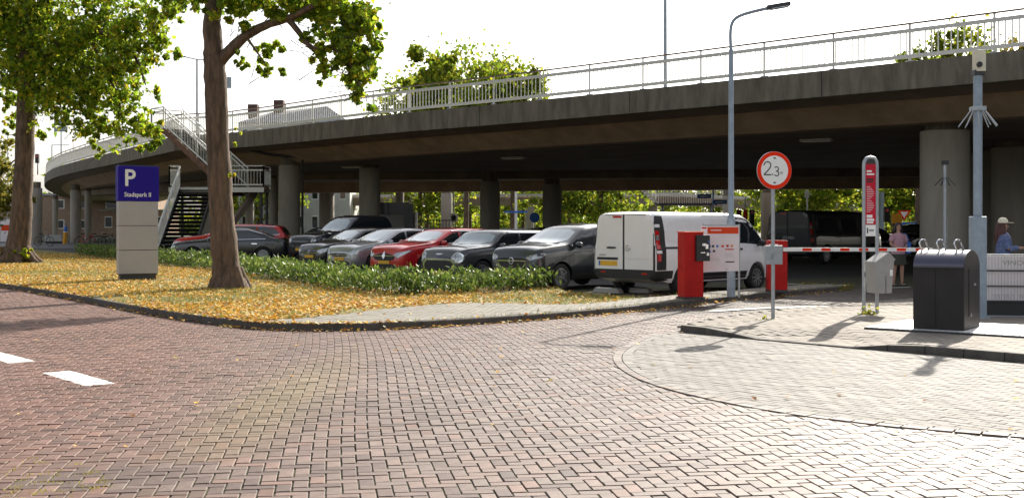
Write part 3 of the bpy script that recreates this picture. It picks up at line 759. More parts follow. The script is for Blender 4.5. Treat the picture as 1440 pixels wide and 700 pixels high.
# ================================================================== VEGETATION
def leaf_cloud(C, sizes, cols, wts, flat=.0):
    """C (n,3) leaf centres -> two-triangle folded leaves"""
    n = len(C); nrm = rng.normal(0,1,(n,3)); nrm[:,2] = np.abs(nrm[:,2])*.8 + flat; nrm /= np.linalg.norm(nrm,axis=1)[:,None]
    t = rng.normal(0,1,(n,3)); t -= nrm*(t*nrm).sum(1)[:,None]; t /= np.linalg.norm(t,axis=1)[:,None]; b = np.cross(nrm,t)
    s = sizes[:,None]; d = nrm*s*.16
    v = np.stack([C-t*s*.5, C+b*s*.42+d-t*s*.08, C+t*s*.55, C-b*s*.42+d-t*s*.08], 1).reshape(-1,3)
    k = np.arange(n)*4; f = np.concatenate([np.stack([k,k+1,k+2],1), np.stack([k,k+2,k+3],1)])
    ci = rng.choice(len(cols), n, p=wts); c = np.array(cols)[ci]*rng.uniform(.7,1.3,(n,1))
    return v, f, np.repeat(c,4,0)
def blob_points(c, r, n, shell=.45, lumps=None):
    """points in clumps inside an ellipsoid"""
    c = np.array(c); r = np.array(r); nl = lumps or max(5, int(n/26))
    d = rng.normal(0,1,(nl,3)); d /= np.linalg.norm(d,axis=1)[:,None]; rad = rng.uniform(0,1,nl)**.45
    lc = d*rad[:,None]; k = rng.integers(0,nl,n)
    ls = rng.uniform(.06,.22,nl)
    p = lc[k] + rng.normal(0,1,(n,3))*ls[k][:,None]*.75
    return c + p*r
LEAFC = [(.17,.28,.02),(.28,.38,.024),(.40,.44,.03),(.46,.39,.03),(.08,.145,.02)]
def limb(mb, pts, rads, n=10, wig=.0):
    P = smooth_line([Vector(p) for p in pts], 2); k = len(P)
    rr = np.interp(np.linspace(0,1,k), np.linspace(0,1,len(rads)), rads)
    P = [p + Vector(rng.normal(0,1,3))*wig*r for p, r in zip(P, rr)]
    mb.tube(P, list(rr*rng.uniform(.95,1.05,k)), n)
def px3(px, py, Y, dy=0): return (X_(px,Y)*(Y+dy)/Y, Y+dy, Z_(py,Y) if dy == 0 else H+(CY-py)/F*(Y+dy))

def twigs(C, t, n, ln):
    m = MB(); ax = np.array([0,0,0])
    for i in rng.choice(len(C), n, replace=False):
        p = Vector(C[i]); inw = Vector((-p.x, -p.y, rng.normal(0,.6))); inw.normalize(); inw = (inw + Vector(rng.normal(0,.5,3))).normalized()
        L_ = ln*rng.uniform(.5,1.4); mid = p + inw*L_*.5 + Vector(rng.normal(0,.06,3)); m.tube([p, mid, p+inw*L_], [.003,.007,.012], 4, False)
    m.build('twigs', 'twig', t)['kind'] = 'stuff'
# big tree in the middle of the island
T2 = thing('island_tree', 'broad leafed tree with thick brown trunk right of the blue parking sign', 'tree', (-6.75,19.05*KY,.09))
def t2(name, mb, m, **k): o = mb.build(name, m, T2, **k); o.location = (6.75,-19.05*KY,-.09); return o
Y2 = 19.05*KY
tr = MB()
limb(tr, [px3(322,409,Y2),px3(321,400,Y2),px3(319,385,Y2),px3(316,355,Y2),px3(311,300,Y2),px3(308,235,Y2),px3(305,170,Y2),px3(303,110,Y2),px3(301,80,Y2)], [.52,.42,.34,.31,.29,.275,.265,.26,.25], 18, .02)
for a in range(7):   # root flare
    an = a*2*PI/7+.3; r0 = .33
    limb(tr, [(-6.65+math.cos(an)*.2,Y2+math.sin(an)*.2,.55),(-6.65+math.cos(an)*.36,Y2+math.sin(an)*.36,.22),(-6.65+math.cos(an)*.5,Y2+math.sin(an)*.5,.05)], [.13,.12,.05], 8)
t2('trunk', tr, 'bark', smooth=True, sharp=80)
def t2limb(pts, rads):
    m = MB(); limb(m, pts, rads, 10, .06); t2('limb', m, 'bark', smooth=True, sharp=80)
t2limb([px3(301,85,Y2),px3(299,40,Y2),px3(303,-20,Y2,.2),px3(300,-90,Y2,.4),px3(310,-170,Y2,.4)], [.24,.22,.19,.15,.08])
t2limb([px3(306,88,Y2),px3(322,72,Y2,-.1),px3(346,50,Y2,-.3),px3(375,34,Y2,-.5),px3(405,27,Y2,-.7),px3(430,14,Y2,-.9),px3(470,-6,Y2,-1.2)], [.17,.135,.115,.1,.085,.07,.045])
t2limb([px3(405,27,Y2,-.7),px3(422,48,Y2,-.8),px3(440,72,Y2,-.9),px3(470,66,Y2,-1.),px3(497,92,Y2,-1.1),px3(508,130,Y2,-1.2)], [.08,.07,.055,.04,.03,.015])
t2limb([px3(300,-25,Y2),px3(270,-45,Y2,.3),px3(235,-55,Y2,.8)], [.1,.07,.03])
t2limb([px3(300,-60,Y2,.4),px3(360,-110,Y2,1),px3(440,-150,Y2,1.5)], [.12,.08,.03]); t2limb([px3(302,-80,Y2,.4),px3(250,-140,Y2,-1),px3(190,-170,Y2,-2)], [.12,.08,.03])
t2limb([px3(345,50,Y2,-.3),px3(360,72,Y2,-.4),px3(378,96,Y2,-.5)], [.04,.025,.012])
def crown_px(blobs, Y, leaf, k=2.3):
    out = []
    for (x, y, rx, ry, dy, rd) in blobs:
        Yd = Y+dy; c = px3(x, y, Y, dy) if dy else px3(x, y, Y); s = Yd/F
        n = int(k*PI*rx*ry*s*s/(leaf*leaf*.42)); out.append(blob_points(c, (rx*s, rd, ry*s), n))
    return np.concatenate(out)
L2 = .135
blobs2 = [(360,-6,60,28,-.3,.9),(430,2,60,26,-.6,.9),(490,22,46,34,-.9,.8),(505,66,36,40,-1,.7),(470,80,32,32,-.9,.6),(505,112,26,28,-1.1,.5),(503,142,22,20,-1.1,.4),(524,60,18,30,-1,.4),
 (456,104,16,16,-.9,.3),(384,66,20,14,-.4,.35),(372,95,11,13,-.5,.25),(395,103,13,9,-.5,.25),(338,84,9,14,-.3,.25),(346,96,7,8,-.3,.2),(268,2,28,16,.5,.6),(240,-2,30,20,.8,.7),(320,14,18,22,-.4,.5),(340,28,24,16,-.4,.5),(410,18,40,18,-.6,.6),(435,44,22,14,-.8,.5),(226,28,14,14,.9,.4),(300,10,24,18,-.5,.5)]
C = crown_px(blobs2+[(470,40,46,40,-.8,.7),(505,95,30,40,-.9,.6),(440,8,60,26,-.4,.8),(512,35,34,32,-.7,.6),(455,80,24,22,-.8,.4),(330,2,50,20,.2,.8),(375,74,22,14,-.4,.35),(376,98,12,10,-.5,.3)], Y2, L2, 3.6)
hi = [((-6.5,Y2+.3,9.3),(3.6,3.6,2.3),6000),((-4.6,Y2-.4,8.2),(2.6,2.6,1.5),2600),((-9,Y2+.6,8.6),(2.6,2.8,1.6),2400),((-6.5,Y2+.3,11.2),(2.6,2.6,1.6),3000)]
C = np.concatenate([C] + [blob_points(c, r, n) for c, r, n in hi])
C = C - np.array([-6.75,Y2,.09])
v, f, c = leaf_cloud(C, rng.uniform(.5,1.35,len(C))*L2, LEAFC, [.3,.3,.2,.1,.1])
obj_np('crown', v, f, 'leaf', c, T2)
twigs(C, T2, 420, .7)
# small shoots on the trunk
for p in [px3(332,206,Y2),px3(334,188,Y2),px3(327,248,Y2)]:
    C = blob_points((p[0]+.06,p[1]-.28,p[2]), (.1,.1,.12), 16, lumps=2) - np.array([-6.75,Y2,.09])
    v, f, c = leaf_cloud(C, rng.uniform(.7,1.2,len(C))*.09, LEAFC, [.1,.3,.4,.2,0]); obj_np('shoots', v, f, 'leaf', c, T2)

# tree at the far left of the island
Y1 = 31.5*KY; O1 = np.array([X_(26,Y1),Y1,.09])
T1 = thing('island_tree', 'large dense leafed tree with dark trunk at the left end of the island', 'tree', tuple(O1))
def t1(name, mb, m, **k): o = mb.build(name, m, T1, **k); o.location = tuple(-O1); return o
tr = MB(); limb(tr, [px3(20,371,Y1),px3(22,362,Y1),px3(25,350,Y1),px3(29,320,Y1),px3(32,270,Y1),px3(35,200,Y1),px3(37,140,Y1),px3(38,60,Y1),px3(40,-20,Y1),px3(44,-110,Y1)], [.8,.58,.47,.4,.37,.35,.33,.3,.26,.12], 18, .02)
for a in range(7):
    an = a*2*PI/7+.6; limb(tr, [(O1[0]+math.cos(an)*.3,Y1+math.sin(an)*.3,.7),(O1[0]+math.cos(an)*.55,Y1+math.sin(an)*.55,.25),(O1[0]+math.cos(an)*.95,Y1+math.sin(an)*.95,.05)], [.17,.17,.06], 8)
t1('trunk', tr, 'bark', smooth=True, sharp=80)
for pts, rads in [([px3(38,110,Y1),px3(70,70,Y1,-.8),px3(120,44,Y1,-1.6),px3(150,46,Y1,-2),px3(190,75,Y1,-2.4),px3(205,120,Y1,-2.6)], [.17,.13,.1,.07,.05,.02]),
                  ([px3(36,130,Y1),px3(10,90,Y1,.4),px3(-40,60,Y1,.8)], [.14,.1,.04]), ([px3(40,20,Y1),px3(90,-20,Y1,-1),px3(170,-40,Y1,-2)], [.16,.12,.05]), ([px3(40,0,Y1),px3(0,-50,Y1,1),px3(-50,-70,Y1,1.5)], [.14,.1,.04]),
                  ([px3(120,44,Y1,-1.6),px3(160,120,Y1,-1.8),px3(175,170,Y1,-2)], [.06,.04,.02])]:
    m = MB(); limb(m, pts, rads, 9, .06); t1('limb', m, 'bark', smooth=True, sharp=80)
L1 = .175
blobs1 = [(55,30,70,45,-.5,1.6),(60,95,58,50,-.8,1.5),(110,140,50,46,-1.5,1.3),(120,60,60,45,-1.5,1.5),(175,45,60,48,-2.2,1.4),(215,35,42,40,-2.4,1.1),(160,110,48,40,-2,1.2),(190,88,42,30,-2.4,1.0),(175,160,42,36,-2,1.0),
 (205,180,30,26,-2.3,.8),(150,190,34,22,-1.8,.8),(110,178,30,24,-1.6,.8),(135,210,14,14,-1.6,.4),(60,192,9,15,-.6,.35),(200,205,12,12,-2.2,.4),(222,200,14,18,-2.4,.4),(62,150,36,30,-.9,1),(12,40,24,40,.5,1),(8,100,20,34,.5,.8),(14,150,20,24,.5,.7),(15,182,10,12,.5,.4),(240,70,20,24,-2.4,.6),(222,125,13,14,-2.3,.4),(250,8,30,22,-2.4,.7),(20,-30,60,40,.3,1.5),(130,-20,80,40,-1.5,1.5)]
C = crown_px(blobs1+[(10,20,40,60,.8,1.6),(30,70,60,60,.5,1.6),(90,90,70,70,-.2,1.6),(150,90,60,60,-.8,1.4)], Y1, L1, 3.0)
hi = [((-19.5,Y1,13),(5.0,5.0,3.0),6000),((-17,Y1-1.5,11.5),(4.2,3.6,2.2),3600),((-22.5,Y1+.5,11),(4,3.6,2.6),3600),((-20,Y1,15.5),(3,3,2),2200)]
C = np.concatenate([C] + [blob_points(c, r, n) for c, r, n in hi]) - O1
v, f, c = leaf_cloud(C, rng.uniform(.5,1.35,len(C))*L1, LEAFC, [.32,.27,.18,.13,.1])
obj_np('crown', v, f, 'leaf', c, T1)
twigs(C, T1, 520, 1.0)
C = np.concatenate([blob_points((p[0],p[1]-.5,p[2]), (.35,.2,.2), 60) for p in [px3(34,357,Y1),px3(44,354,Y1),px3(28,360,Y1)]]) - O1
v, f, c = leaf_cloud(C, rng.uniform(.7,1.2,len(C))*.13, LEAFC, [.2,.3,.3,.2,0]); obj_np('shoots', v, f, 'leaf', c, T1)

# background trees
GRN = [(.17,.25,.02),(.26,.31,.025),(.38,.37,.03),(.11,.17,.02)]
def bg_tree(label, x, y, h, rx, base=1.2, n=2600, leaf=.38, cols=GRN, wts=(.3,.3,.2,.2), group='trees beyond the overpass', seed=0):
    t = thing('background_tree', label, 'tree', (x,y,-.03), 0, group)
    m = MB(); limb(m, [(0,0,0),(.1,0,h*.3),(0,.1,h*.7)], [.3,.22,.08], 10); 
    for k in range(5):
        a = k*1.3+x; z0 = h*(.3+.08*k); limb(m, [(0,0,z0),(math.cos(a)*rx*.35,math.sin(a)*rx*.35,z0+h*.12),(math.cos(a)*rx*.7,math.sin(a)*rx*.7,z0+h*.2)], [.12,.08,.03], 6)
    m.build('trunk', 'bark', t, smooth=True, sharp=80)
    zc = (h+base)/2; C = [blob_points((0,0,zc),(rx,rx,(h-base)/2),int(n*.6),lumps=max(40,n//70))]
    for k in range(7):
        a = k*.9+x*1.7; C.append(blob_points((math.cos(a)*rx*.6,math.sin(a)*rx*.6,base+(h-base)*(.2+.1*k)),(rx*.5,rx*.5,(h-base)*.2),int(n*.09),lumps=9))
    C = np.concatenate(C); C[:,2] = np.maximum(C[:,2], .3)
    v, f, c = leaf_cloud(C, rng.uniform(.7,1.3,len(C))*leaf, cols, wts); obj_np('crown', v, f, 'leaf', c, t); return t
bg_tree('tall yellow green tree rising behind the middle of the bridge railing', X_(655,80*KY), 80*KY, Z_(72,80*KY), 6.6, 6, 15000, .42)
bg_tree('tree of a lower crown behind the bridge railing beside the big left tree', X_(590,84*KY), 84*KY, Z_(95,84*KY), 5.2, 6, 8500, .42)
bg_tree('lower tree behind the bridge railing on the street lamp side', X_(720,82*KY), 82*KY, Z_(84,82*KY), 4.6, 6, 8500, .42)
bg_tree('tree behind the bridge railing above the camera post', X_(1345,66*KY), 66*KY, Z_(38,66*KY), 4.4, 6, 9000, .36)
bg_tree('orange tinted tree behind the bridge railing at the right edge', X_(1440,70*KY), 70*KY, Z_(44,70*KY), 4.6, 6, 8000, .36, [(.2,.17,.03),(.26,.17,.03),(.13,.14,.03)], (.4,.3,.3))
bg_tree('small loose tree behind the bridge railing left of the camera post', X_(1290,66*KY), 66*KY, Z_(62,66*KY), 3.0, 7, 3200, .34)
bg_tree('yellow green tree in the left corner behind the dark trunk', X_(-6,58*KY), 58*KY, Z_(196,58*KY), 2.6, 1.5, 3200, .28, [(.2,.19,.03),(.27,.22,.035),(.14,.16,.03)], (.4,.3,.3))
BG = [(365,86,9,5.5),(455,96,9,5),(500,104,9,5),(560,106,10,5),(600,84,9,4.2),(660,104,9,5.5),(735,112,10,5),(800,78,9,4.6),(845,74,8,4.2),(870,98,9,5),(930,106,10,5),(1010,110,10,6),(1100,76,9,4.5),(1150,72,9,4.5),(1190,80,9,5),(1255,84,9,4.6),(1290,76,8.5,4.0),(1380,74,9,4.2),(1440,80,10,5),(330,96,9,5),(1345,90,9,5)]
names = ['behind the stair landing','between the two left columns','left of the middle columns','behind the white panelled cabin','right of the cabin, hanging low','between the two dark middle columns','behind the slim white lamp mast','right of the middle columns','left above the white van','over the rear of the white van','behind the far stair','behind the blue direction signs','right of the height limit sign','above the dark van','left of the red rule sign','above the woman in pink','beside the big right column','between column and pier','behind the right pier','behind the red car and the stair','behind the big right column']
for (px, Y, h, r), nm in zip(BG, names):
    Y *= KY
    bg_tree('sunlit green tree in the gap under the overpass ' + nm, X_(px,Y), Y, h, r, .5 + rng.uniform(0,1.3), 4200, .36)
# low far-off wood that closes the horizon
C = np.column_stack([rng.uniform(-190,200,30000), rng.uniform(225,255,30000), np.abs(rng.normal(0,1,30000))*3.2]); 
C[:,2] *= (1+.5*np.sin(C[:,0]*.13)+.3*np.sin(C[:,0]*.41))
v, f, c = leaf_cloud(C, rng.uniform(.8,1.6,len(C))*1.1, GRN, [.25]*4); tag(obj_np('far_wood', v, f, 'leaf', c), 'low far off green wood along the horizon', 'wood', kind='stuff')

# hedge between the grass and the parked cars
hd = thing('hedge', 'low leafy evergreen hedge along the front of the parked cars', 'hedge', (-6,31,.09))
ho = np.array([-6,31,.09]); L = [Vector((p.x,p.y,0)) for p in HEDGE_F]; pts = resample(L, .03); C = []; stems = MB()
for i, p in enumerate(pts[:-1]):
    t = (pts[i+1]-p).normalized(); nn = Vector((-t.y,t.x,0)); nn = -nn if nn.y < 0 else nn
    s = i*.03; lob = .5+.5*math.sin(s*2.1)*math.sin(s*.73+1); hgt = .36 + .20*lob + .06*math.sin(s*5.3) + .05*math.sin(s*11.7+1); dist = p.y
    if s < 1.2: hgt *= .8
    gap = .35 < s < .75 and False
    k = 13 if dist < 34 else 8
    for _ in range(k):
        dpt = rng.uniform(-.02,1.0); a = rng.uniform(0,1)**.75
        edge = 1 - abs(dpt-.5)*1.1; z = .06 + a*hgt*(.72+.28*edge) + rng.normal(0,.03)
        dd = dpt + (.1*math.sin(s*3.1)+.08*math.sin(s*7.7))*(1-dpt); C.append((p.x+nn.x*dd+rng.normal(0,.04), p.y+nn.y*dd+rng.normal(0,.04), .09+z))
    if i % 9 == 0:
        d0 = rng.uniform(.1,.9); q = p + nn*d0; stems.bar((q.x-ho[0],q.y-ho[1],0),(q.x-ho[0]+rng.normal(0,.1),q.y-ho[1]+rng.normal(0,.1),hgt*.8),.015,.015)
C = np.array(C) - ho
n = len(C); up = rng.normal(0,.65,(n,3)); up[:,2] = np.abs(up[:,2])*.9 + .3; up /= np.linalg.norm(up,axis=1)[:,None]
side = rng.normal(0,1,(n,3)); side -= up*(side*up).sum(1)[:,None]; side /= np.linalg.norm(side,axis=1)[:,None]; nr = np.cross(up,side)
s = rng.uniform(.085,.15,n)[:,None]
v = np.stack([C-up*s*.5, C+side*s*.22+nr*s*.06, C+up*s*.55, C-side*s*.22+nr*s*.06],1).reshape(-1,3); k = np.arange(n)*4
f = np.concatenate([np.stack([k,k+1,k+2],1), np.stack([k,k+2,k+3],1)])
hc = np.array([(.06,.11,.02),(.11,.175,.03),(.17,.235,.04),(.24,.28,.07)])[rng.choice(4,n,p=[.25,.35,.25,.15])]*rng.uniform(.75,1.25,(n,1))
obj_np('foliage', v, f, 'hedgeleaf', np.repeat(hc,4,0), hd); stems.build('stems', 'twig', hd)['kind'] = 'stuff'
sb = MB(); sb.add([(p.x,p.y,.097) for p in offset_line(HEDGE_F, -1.0 if offset_line(HEDGE_F,-1.0)[4].y > HEDGE_F[4].y else 1.0)] + [(p.x,p.y,.097) for p in reversed(HEDGE_F)], [tuple(range(2*len(HEDGE_F)))])
tag(sb.build('hedge_bed', 'soil'), kind='structure')
def weed(label, x, y, z, r, n, name='weed_tuft', cols=((.25,.3,.04),(.4,.34,.05),(.3,.3,.05))):
    t = thing(name, label, 'weed', (x,y,z)); C = np.column_stack([rng.normal(0,r*.5,n), rng.normal(0,r*.5,n), np.abs(rng.normal(0,r*.5,n))+.01])
    v, f, c = leaf_cloud(C, rng.uniform(.03,.07,n), list(cols), [.4,.3,.3]); obj_np('leaves', v, f, 'leaf', c, t)
    m = MB()
    for k in range(8): m.bar((0,0,0), (rng.normal(0,r*.4),rng.normal(0,r*.4),r*.7), .006,.006)
    m.build('stems', 'grassblade', t)
p = at(1218,443,.08); weed('bright green weed tuft at the foot of the red rule sign', p.x, p.y-.05, .07, .13, 70)
p = at(1076,452,.06); weed('yellow weed tuft at the foot of the height limit sign', p.x, p.y, .05, .08, 30)
# ================================================================== VEHICLES
def car_body(prof, belt, plan, zb, tum, crown=.05):
    """closed body lofted along x; returns mesh and BVH"""
    x0 = prof[-1][0]; x1 = prof[0][0]; L = x1-x0
    xs = np.unique(np.concatenate([np.linspace(x0, x1, 56), x0 + np.array([.015,.05,.1]), x1 - np.array([.015,.05,.1])]))
    def ip(tab, win=.09):
        t = sorted(tab); fx = np.array([a for a,_ in t]); fy = np.array([b for _,b in t])
        return np.mean([np.interp(np.clip(xs+d, x0, x1), fx, fy) for d in np.linspace(-win,win,7)], 0)
    T = ip(prof); B = ip(belt); W = ip(plan, .05); ZB = ip(zb) if isinstance(zb, list) else np.full(len(xs), zb)
    rings = []
    for x, t, b, w_, z0 in zip(xs, T, B, W, ZB):
        be = min(b, t-.06); h = t-be; wt = w_*.965 - tum*h; lo = be-z0
        half = [(0,z0),(.8*w_,z0),(.93*w_,z0+.03),(.985*w_,z0+.13*min(1,lo/.5)),(.997*w_,z0+.32*lo),(w_,z0+.55*lo),(.993*w_,z0+.78*lo),(.985*w_,be-.05),(.965*w_,be),
                (.955*w_*.85+wt*.15,be+.15*h),(.955*w_*.5+wt*.5,be+.5*h),(.955*w_*.15+wt*.85,be+.8*h),(wt-.025,be+.93*h),(wt*.88,t-.004),(wt*.5,t+crown*.6*min(1,1)),(0,t+crown*.8)]
        rings.append([(x,y,z) for y,z in half] + [(x,-y,z) for y,z in half[-2:0:-1]])
    n = len(rings[0]); vs = [p for r in rings for p in r]; fs = []
    for i in range(len(rings)-1):
        for k in range(n): fs.append((i*n+k, i*n+(k+1)%n, (i+1)*n+(k+1)%n, (i+1)*n+k))
    fs += [tuple(range(n)), tuple((len(rings)-1)*n+k for k in range(n))]
    m = MB(); m.add(vs, fs); bm = bmesh.new(); me = m.mesh('body', 'p_black', True, 40); bm.from_mesh(me)
    bvh = BVHTree.FromBMesh(bm); bm.free()
    return me, bvh, (lambda x: float(np.interp(x, xs, T))), (lambda x: float(np.interp(x, xs, B)))
def round_poly(poly, it=1):
    P = [Vector((p[0],p[1])) for p in poly]
    for _ in range(it):
        o = []
        for i in range(len(P)): a, b = P[i], P[(i+1)%len(P)]; o += [a.lerp(b,.2), a.lerp(b,.8)]
        P = o
    return [tuple(p) for p in P]
def patch(name, bvh, poly, axis, material, parent, off=.006, thick=.012, grid=.09, rnd=0, smooth=True):
    """piece that follows the body: outline given in the side, front, rear or top view"""
    if rnd: poly = round_poly(poly, rnd)
    # densify the outline
    P = []
    for i in range(len(poly)):
        a = Vector(poly[i]); b = Vector(poly[(i+1)%len(poly)]); k = max(1, int((b-a).length/grid))
        P += [a.lerp(b, j/k) for j in range(k)]
    no = len(P); xs = [p[0] for p in P]; ys = [p[1] for p in P]
    gx = np.arange(min(xs)+grid*.5, max(xs), grid); gy = np.arange(min(ys)+grid*.5, max(ys), grid)
    if len(gx) and len(gy):
        G = np.array([(a,b) for a in gx for b in gy]); A = np.array([(p[0],p[1]) for p in P])
        G = G[in_poly(G, A)]
        for q in G:
            if np.hypot(A[:,0]-q[0], A[:,1]-q[1]).min() > grid*.35: P.append(Vector(q))
    vv, ee, ff, *_ = delaunay_2d_cdt([Vector((p[0],p[1])) for p in P], [(i,(i+1)%no) for i in range(no)], [], 1, 1e-6)
    org = {'+x': lambda p: (Vector((6,p[0],p[1])), Vector((-1,0,0))), '-x': lambda p: (Vector((-6,p[0],p[1])), Vector((1,0,0))),
           '+y': lambda p: (Vector((p[0],4,p[1])), Vector((0,-1,0))), '-y': lambda p: (Vector((p[0],-4,p[1])), Vector((0,1,0))), '+z': lambda p: (Vector((p[0],p[1],6)), Vector((0,0,-1)))}[axis]
    V = []; ok = []; last = None
    for p in vv:
        o, d = org(p); h, nn, *_ = bvh.ray_cast(o, d)
        if h is None: V.append(None); continue
        if nn.dot(d) > 0: nn = -nn
        V.append((h, nn, d))
    good = [x for x in V if x]
    if len(good) < 3: return None
    for i, x in enumerate(V):
        if x is None:
            q = vv[i]; j = min((k for k in range(len(V)) if V[k]), key=lambda k: (vv[k]-q).length); V[i] = V[j]
    k = len(V); top = [h + nn*off for h, nn, d in V]; bot = [h - nn*thick for h, nn, d in V]
    cnt = {}
    for f in ff:
        for i in range(len(f)): e = (f[i], f[(i+1)%len(f)]); cnt[e] = 1
    fs = [tuple(f) for f in ff]; side = []
    for (a, b) in cnt:
        if (b, a) not in cnt: side.append((b, a, a+k, b+k))
    # outline vertices doubled so that the rim stays crisp
    m = MB(); m.add([tuple(p) for p in top+bot], fs + side)
    o = m.build(name, material, parent, smooth=smooth, sharp=50); return o
WM = {}
def wheel_meshes(r, wd, spokes, dark=False):
    key = (r, wd, spokes, dark)
    if key in WM: return WM[key]
    t = MB(); rr = r*.66; h = wd/2
    t.lathe([(rr,-h*.8),(rr+.02,-h),(r-.03,-h),(r-.006,-h*.75),(r,-h*.3),(r,h*.3),(r-.006,h*.75),(r-.03,h),(rr+.02,h),(rr,h*.8)], 28, axis='y')
    tyre = t.mesh('tyre', 'rubber', True)
    m = MB(); m.lathe([(rr,h*.8),(rr-.018,h*.82),(rr-.03,h*.35),(.05,h*.25),(.001,h*.3)], 28, axis='y')
    for i in range(spokes):
        a = 2*PI*i/spokes; c, s = math.cos(a), math.sin(a)
        m.bar((c*.04,h*.72,s*.04), (c*(rr-.012),h*.74,s*(rr-.012)), .03, .055*5/spokes+.025, (0,1,0), 0)
    m.cyl((0,h*.3,0),(0,h*.8,0),.055,n=14)
    d = MB(); d.lathe([(rr-.02,h*.4),(.06,h*.3)], 20, axis='y')
    rim = m.mesh('rim', 'rim' if not dark else 'plastic_black', True)
    WM[key] = (tyre, rim); return WM[key]
def cut(me, cutters):
    """arches cut out of the body"""
    o = bpy.data.objects.new('tmp_body', me); COL.objects.link(o); cs = []
    for (c, r, y0, y1) in cutters:
        m = MB(); m.cyl((c[0],y0,c[1]),(c[0],y1,c[1]),r,n=30); q = m.build('tmp_cut','plastic_black'); cs.append(q)
        b = o.modifiers.new('b','BOOLEAN'); b.operation = 'DIFFERENCE'; b.solver = 'EXACT'; b.object = q
    dg = bpy.context.evaluated_depsgraph_get(); dg.update()
    r = bpy.data.meshes.new_from_object(o.evaluated_get(dg))
    for q in cs: bpy.data.objects.remove(q)
    bpy.data.objects.remove(o); return r
def make_car(name, label, pos, heading, paint, S_, cat='car', group='cars parked under the overpass', extras=None, scale=1.0):
    """S_: dict with the profile of one kind of car"""
    t = thing(name, label, cat, (pos[0],pos[1],S_.get('z0',-.01)), heading, group); t.scale = (scale,)*3
    me, bvh, T, Bf = car_body(S_['top'], S_['belt'], S_['plan'], S_['zb'], S_['tum'], S_.get('crown',.04))
    xw, wr, W = S_['axles'], S_['r'], S_['W']
    body = cut(me, [((x,wr), wr+.055, s*(W-.30), s*(W+.3)) for x in xw for s in (-1,1)])
    body.name = 'body'; body.materials.clear(); body.materials.append(M[paint]); body.polygons.foreach_set('material_index',[0]*len(body.polygons)); body.set_sharp_from_angle(angle=R(38))
    link(bpy.data.objects.new('body', body), t)
    tyre, rim = wheel_meshes(wr, S_.get('tw',.2), S_.get('spokes',5), S_.get('darkrim',False))
    for x in xw:
        for s in (-1,1):
            w_ = bpy.data.objects.new('wheel', tyre); link(w_, t); w_.location = (x, s*(W-.115), wr); w_.rotation_euler = (0,0,0 if s > 0 else PI)
            q = bpy.data.objects.new('rim', rim); link(q, w_)
    # windscreens
    (xc,zc),(xr,zr) = S_['screen']; yb, yt = S_['screen_w']
    patch('windscreen', bvh, [(-yb,zc+.03),(yb,zc+.03),(yt,zr-.05),(-yt,zr-.05)], '+x', 'windscreen', t, .005, rnd=1)
    if S_.get('rear'):
        (xb,zbk),(xq,zq) = S_['rear']; patch('rear_window', bvh, [(-yb*.92,zbk),(yb*.92,zbk),(yt*.95,zq),(-yt*.95,zq)], '-x', 'glass', t, .005, rnd=1)
    # side windows between the pillars
    cpil = S_['cpillar']                                   # (x at the belt, x at the roof)
    def zu(x):
        za = zc + (xc - .10 - x)*(zr-zc)/max(.05,(xc-xr)); z = min(T(x)-.085, za+.02)
        if x < cpil[1]: z = min(z, Bf(x)+.05 + (x-cpil[0])*(T(cpil[1])-.085-Bf(x)-.05)/max(.05,cpil[1]-cpil[0]))
        return z
    for xa, xb in S_['windows']:
        X = np.linspace(xa, xb, 12); up = [(x,zu(x)) for x in X if zu(x) > Bf(x)+.055]
        if len(up) < 2: continue
        lo = [(x,Bf(x)+.045) for x, _ in up]
        for s, ax in ((1,'+y'),(-1,'-y')): patch('side_window', bvh, lo + up[::-1], ax, S_.get('sideglass','glass'), t, .004, grid=.12)
    for nm, poly, ax, mt, kw in S_['bits']:
        if ax in ('+x','-x') and kw.get('mirror'):
            for s in (1,-1): patch(nm, bvh, [(s*y,z) for y,z in (poly if s > 0 else poly[::-1])], ax, mt, t, kw.get('off',.008), rnd=kw.get('rnd',1), grid=kw.get('grid',.06))
        elif ax == 'y':
            for s, a in ((1,'+y'),(-1,'-y')): patch(nm, bvh, poly, a, mt, t, kw.get('off',.004), rnd=kw.get('rnd',0), grid=kw.get('grid',.15))
        else: patch(nm, bvh, poly, ax, mt if mt != 'PAINT' else paint, t, kw.get('off',.008), rnd=kw.get('rnd',0), grid=kw.get('grid',.08))
    # mirrors
    mx, mz = S_['mirror']
    for s in (1,-1):
        m = MB(); k = 8
        ring = [(.0,.06),(.03,.085),(.1,.08),(.13,.04),(.1,-.03)]
        m.lathe([(.001,-.11),(.06,-.1),(.085,-.03),(.085,.05),(.055,.1),(.001,.11)], 10, axis='y')
        o = m.build('mirror', S_.get('mirrormat', paint), t, smooth=True); o.location = (mx, s*(W+.10), mz); o.scale = (.75,1,.9)
        m = MB(); m.bar((mx+.02,s*(W-.06),mz-.07),(mx,s*(W+.05),mz-.03),.05,.04); m.build('mirror_arm','plastic_black',t)
    for hx, hz in S_.get('handles', []):
        for s, a in ((1,'+y'),(-1,'-y')): patch('door_handle', bvh, [(hx-.11,hz-.02),(hx+.11,hz-.02),(hx+.11,hz+.02),(hx-.11,hz+.02)], a, S_.get('handlemat',paint), t, .03)
    if extras: extras(t, bvh, T, W)
    return t
def seam(x, z0, z1, dx=0): return [(x-.006,z0),(x+.006,z0),(x+dx+.006,z1),(x+dx-.006,z1)]
def plan(L, W, nose=.72, tail=.8): return [(L/2,W*nose),(L/2-.06,W*(nose+.12)),(L/2-.25,W*.945),(L/2-.6,W*.985),(L/2-1.2,W),(-L/2+1.0,W),(-L/2+.4,W*.97),(-L/2+.1,W*.9),(-L/2,W*tail)]

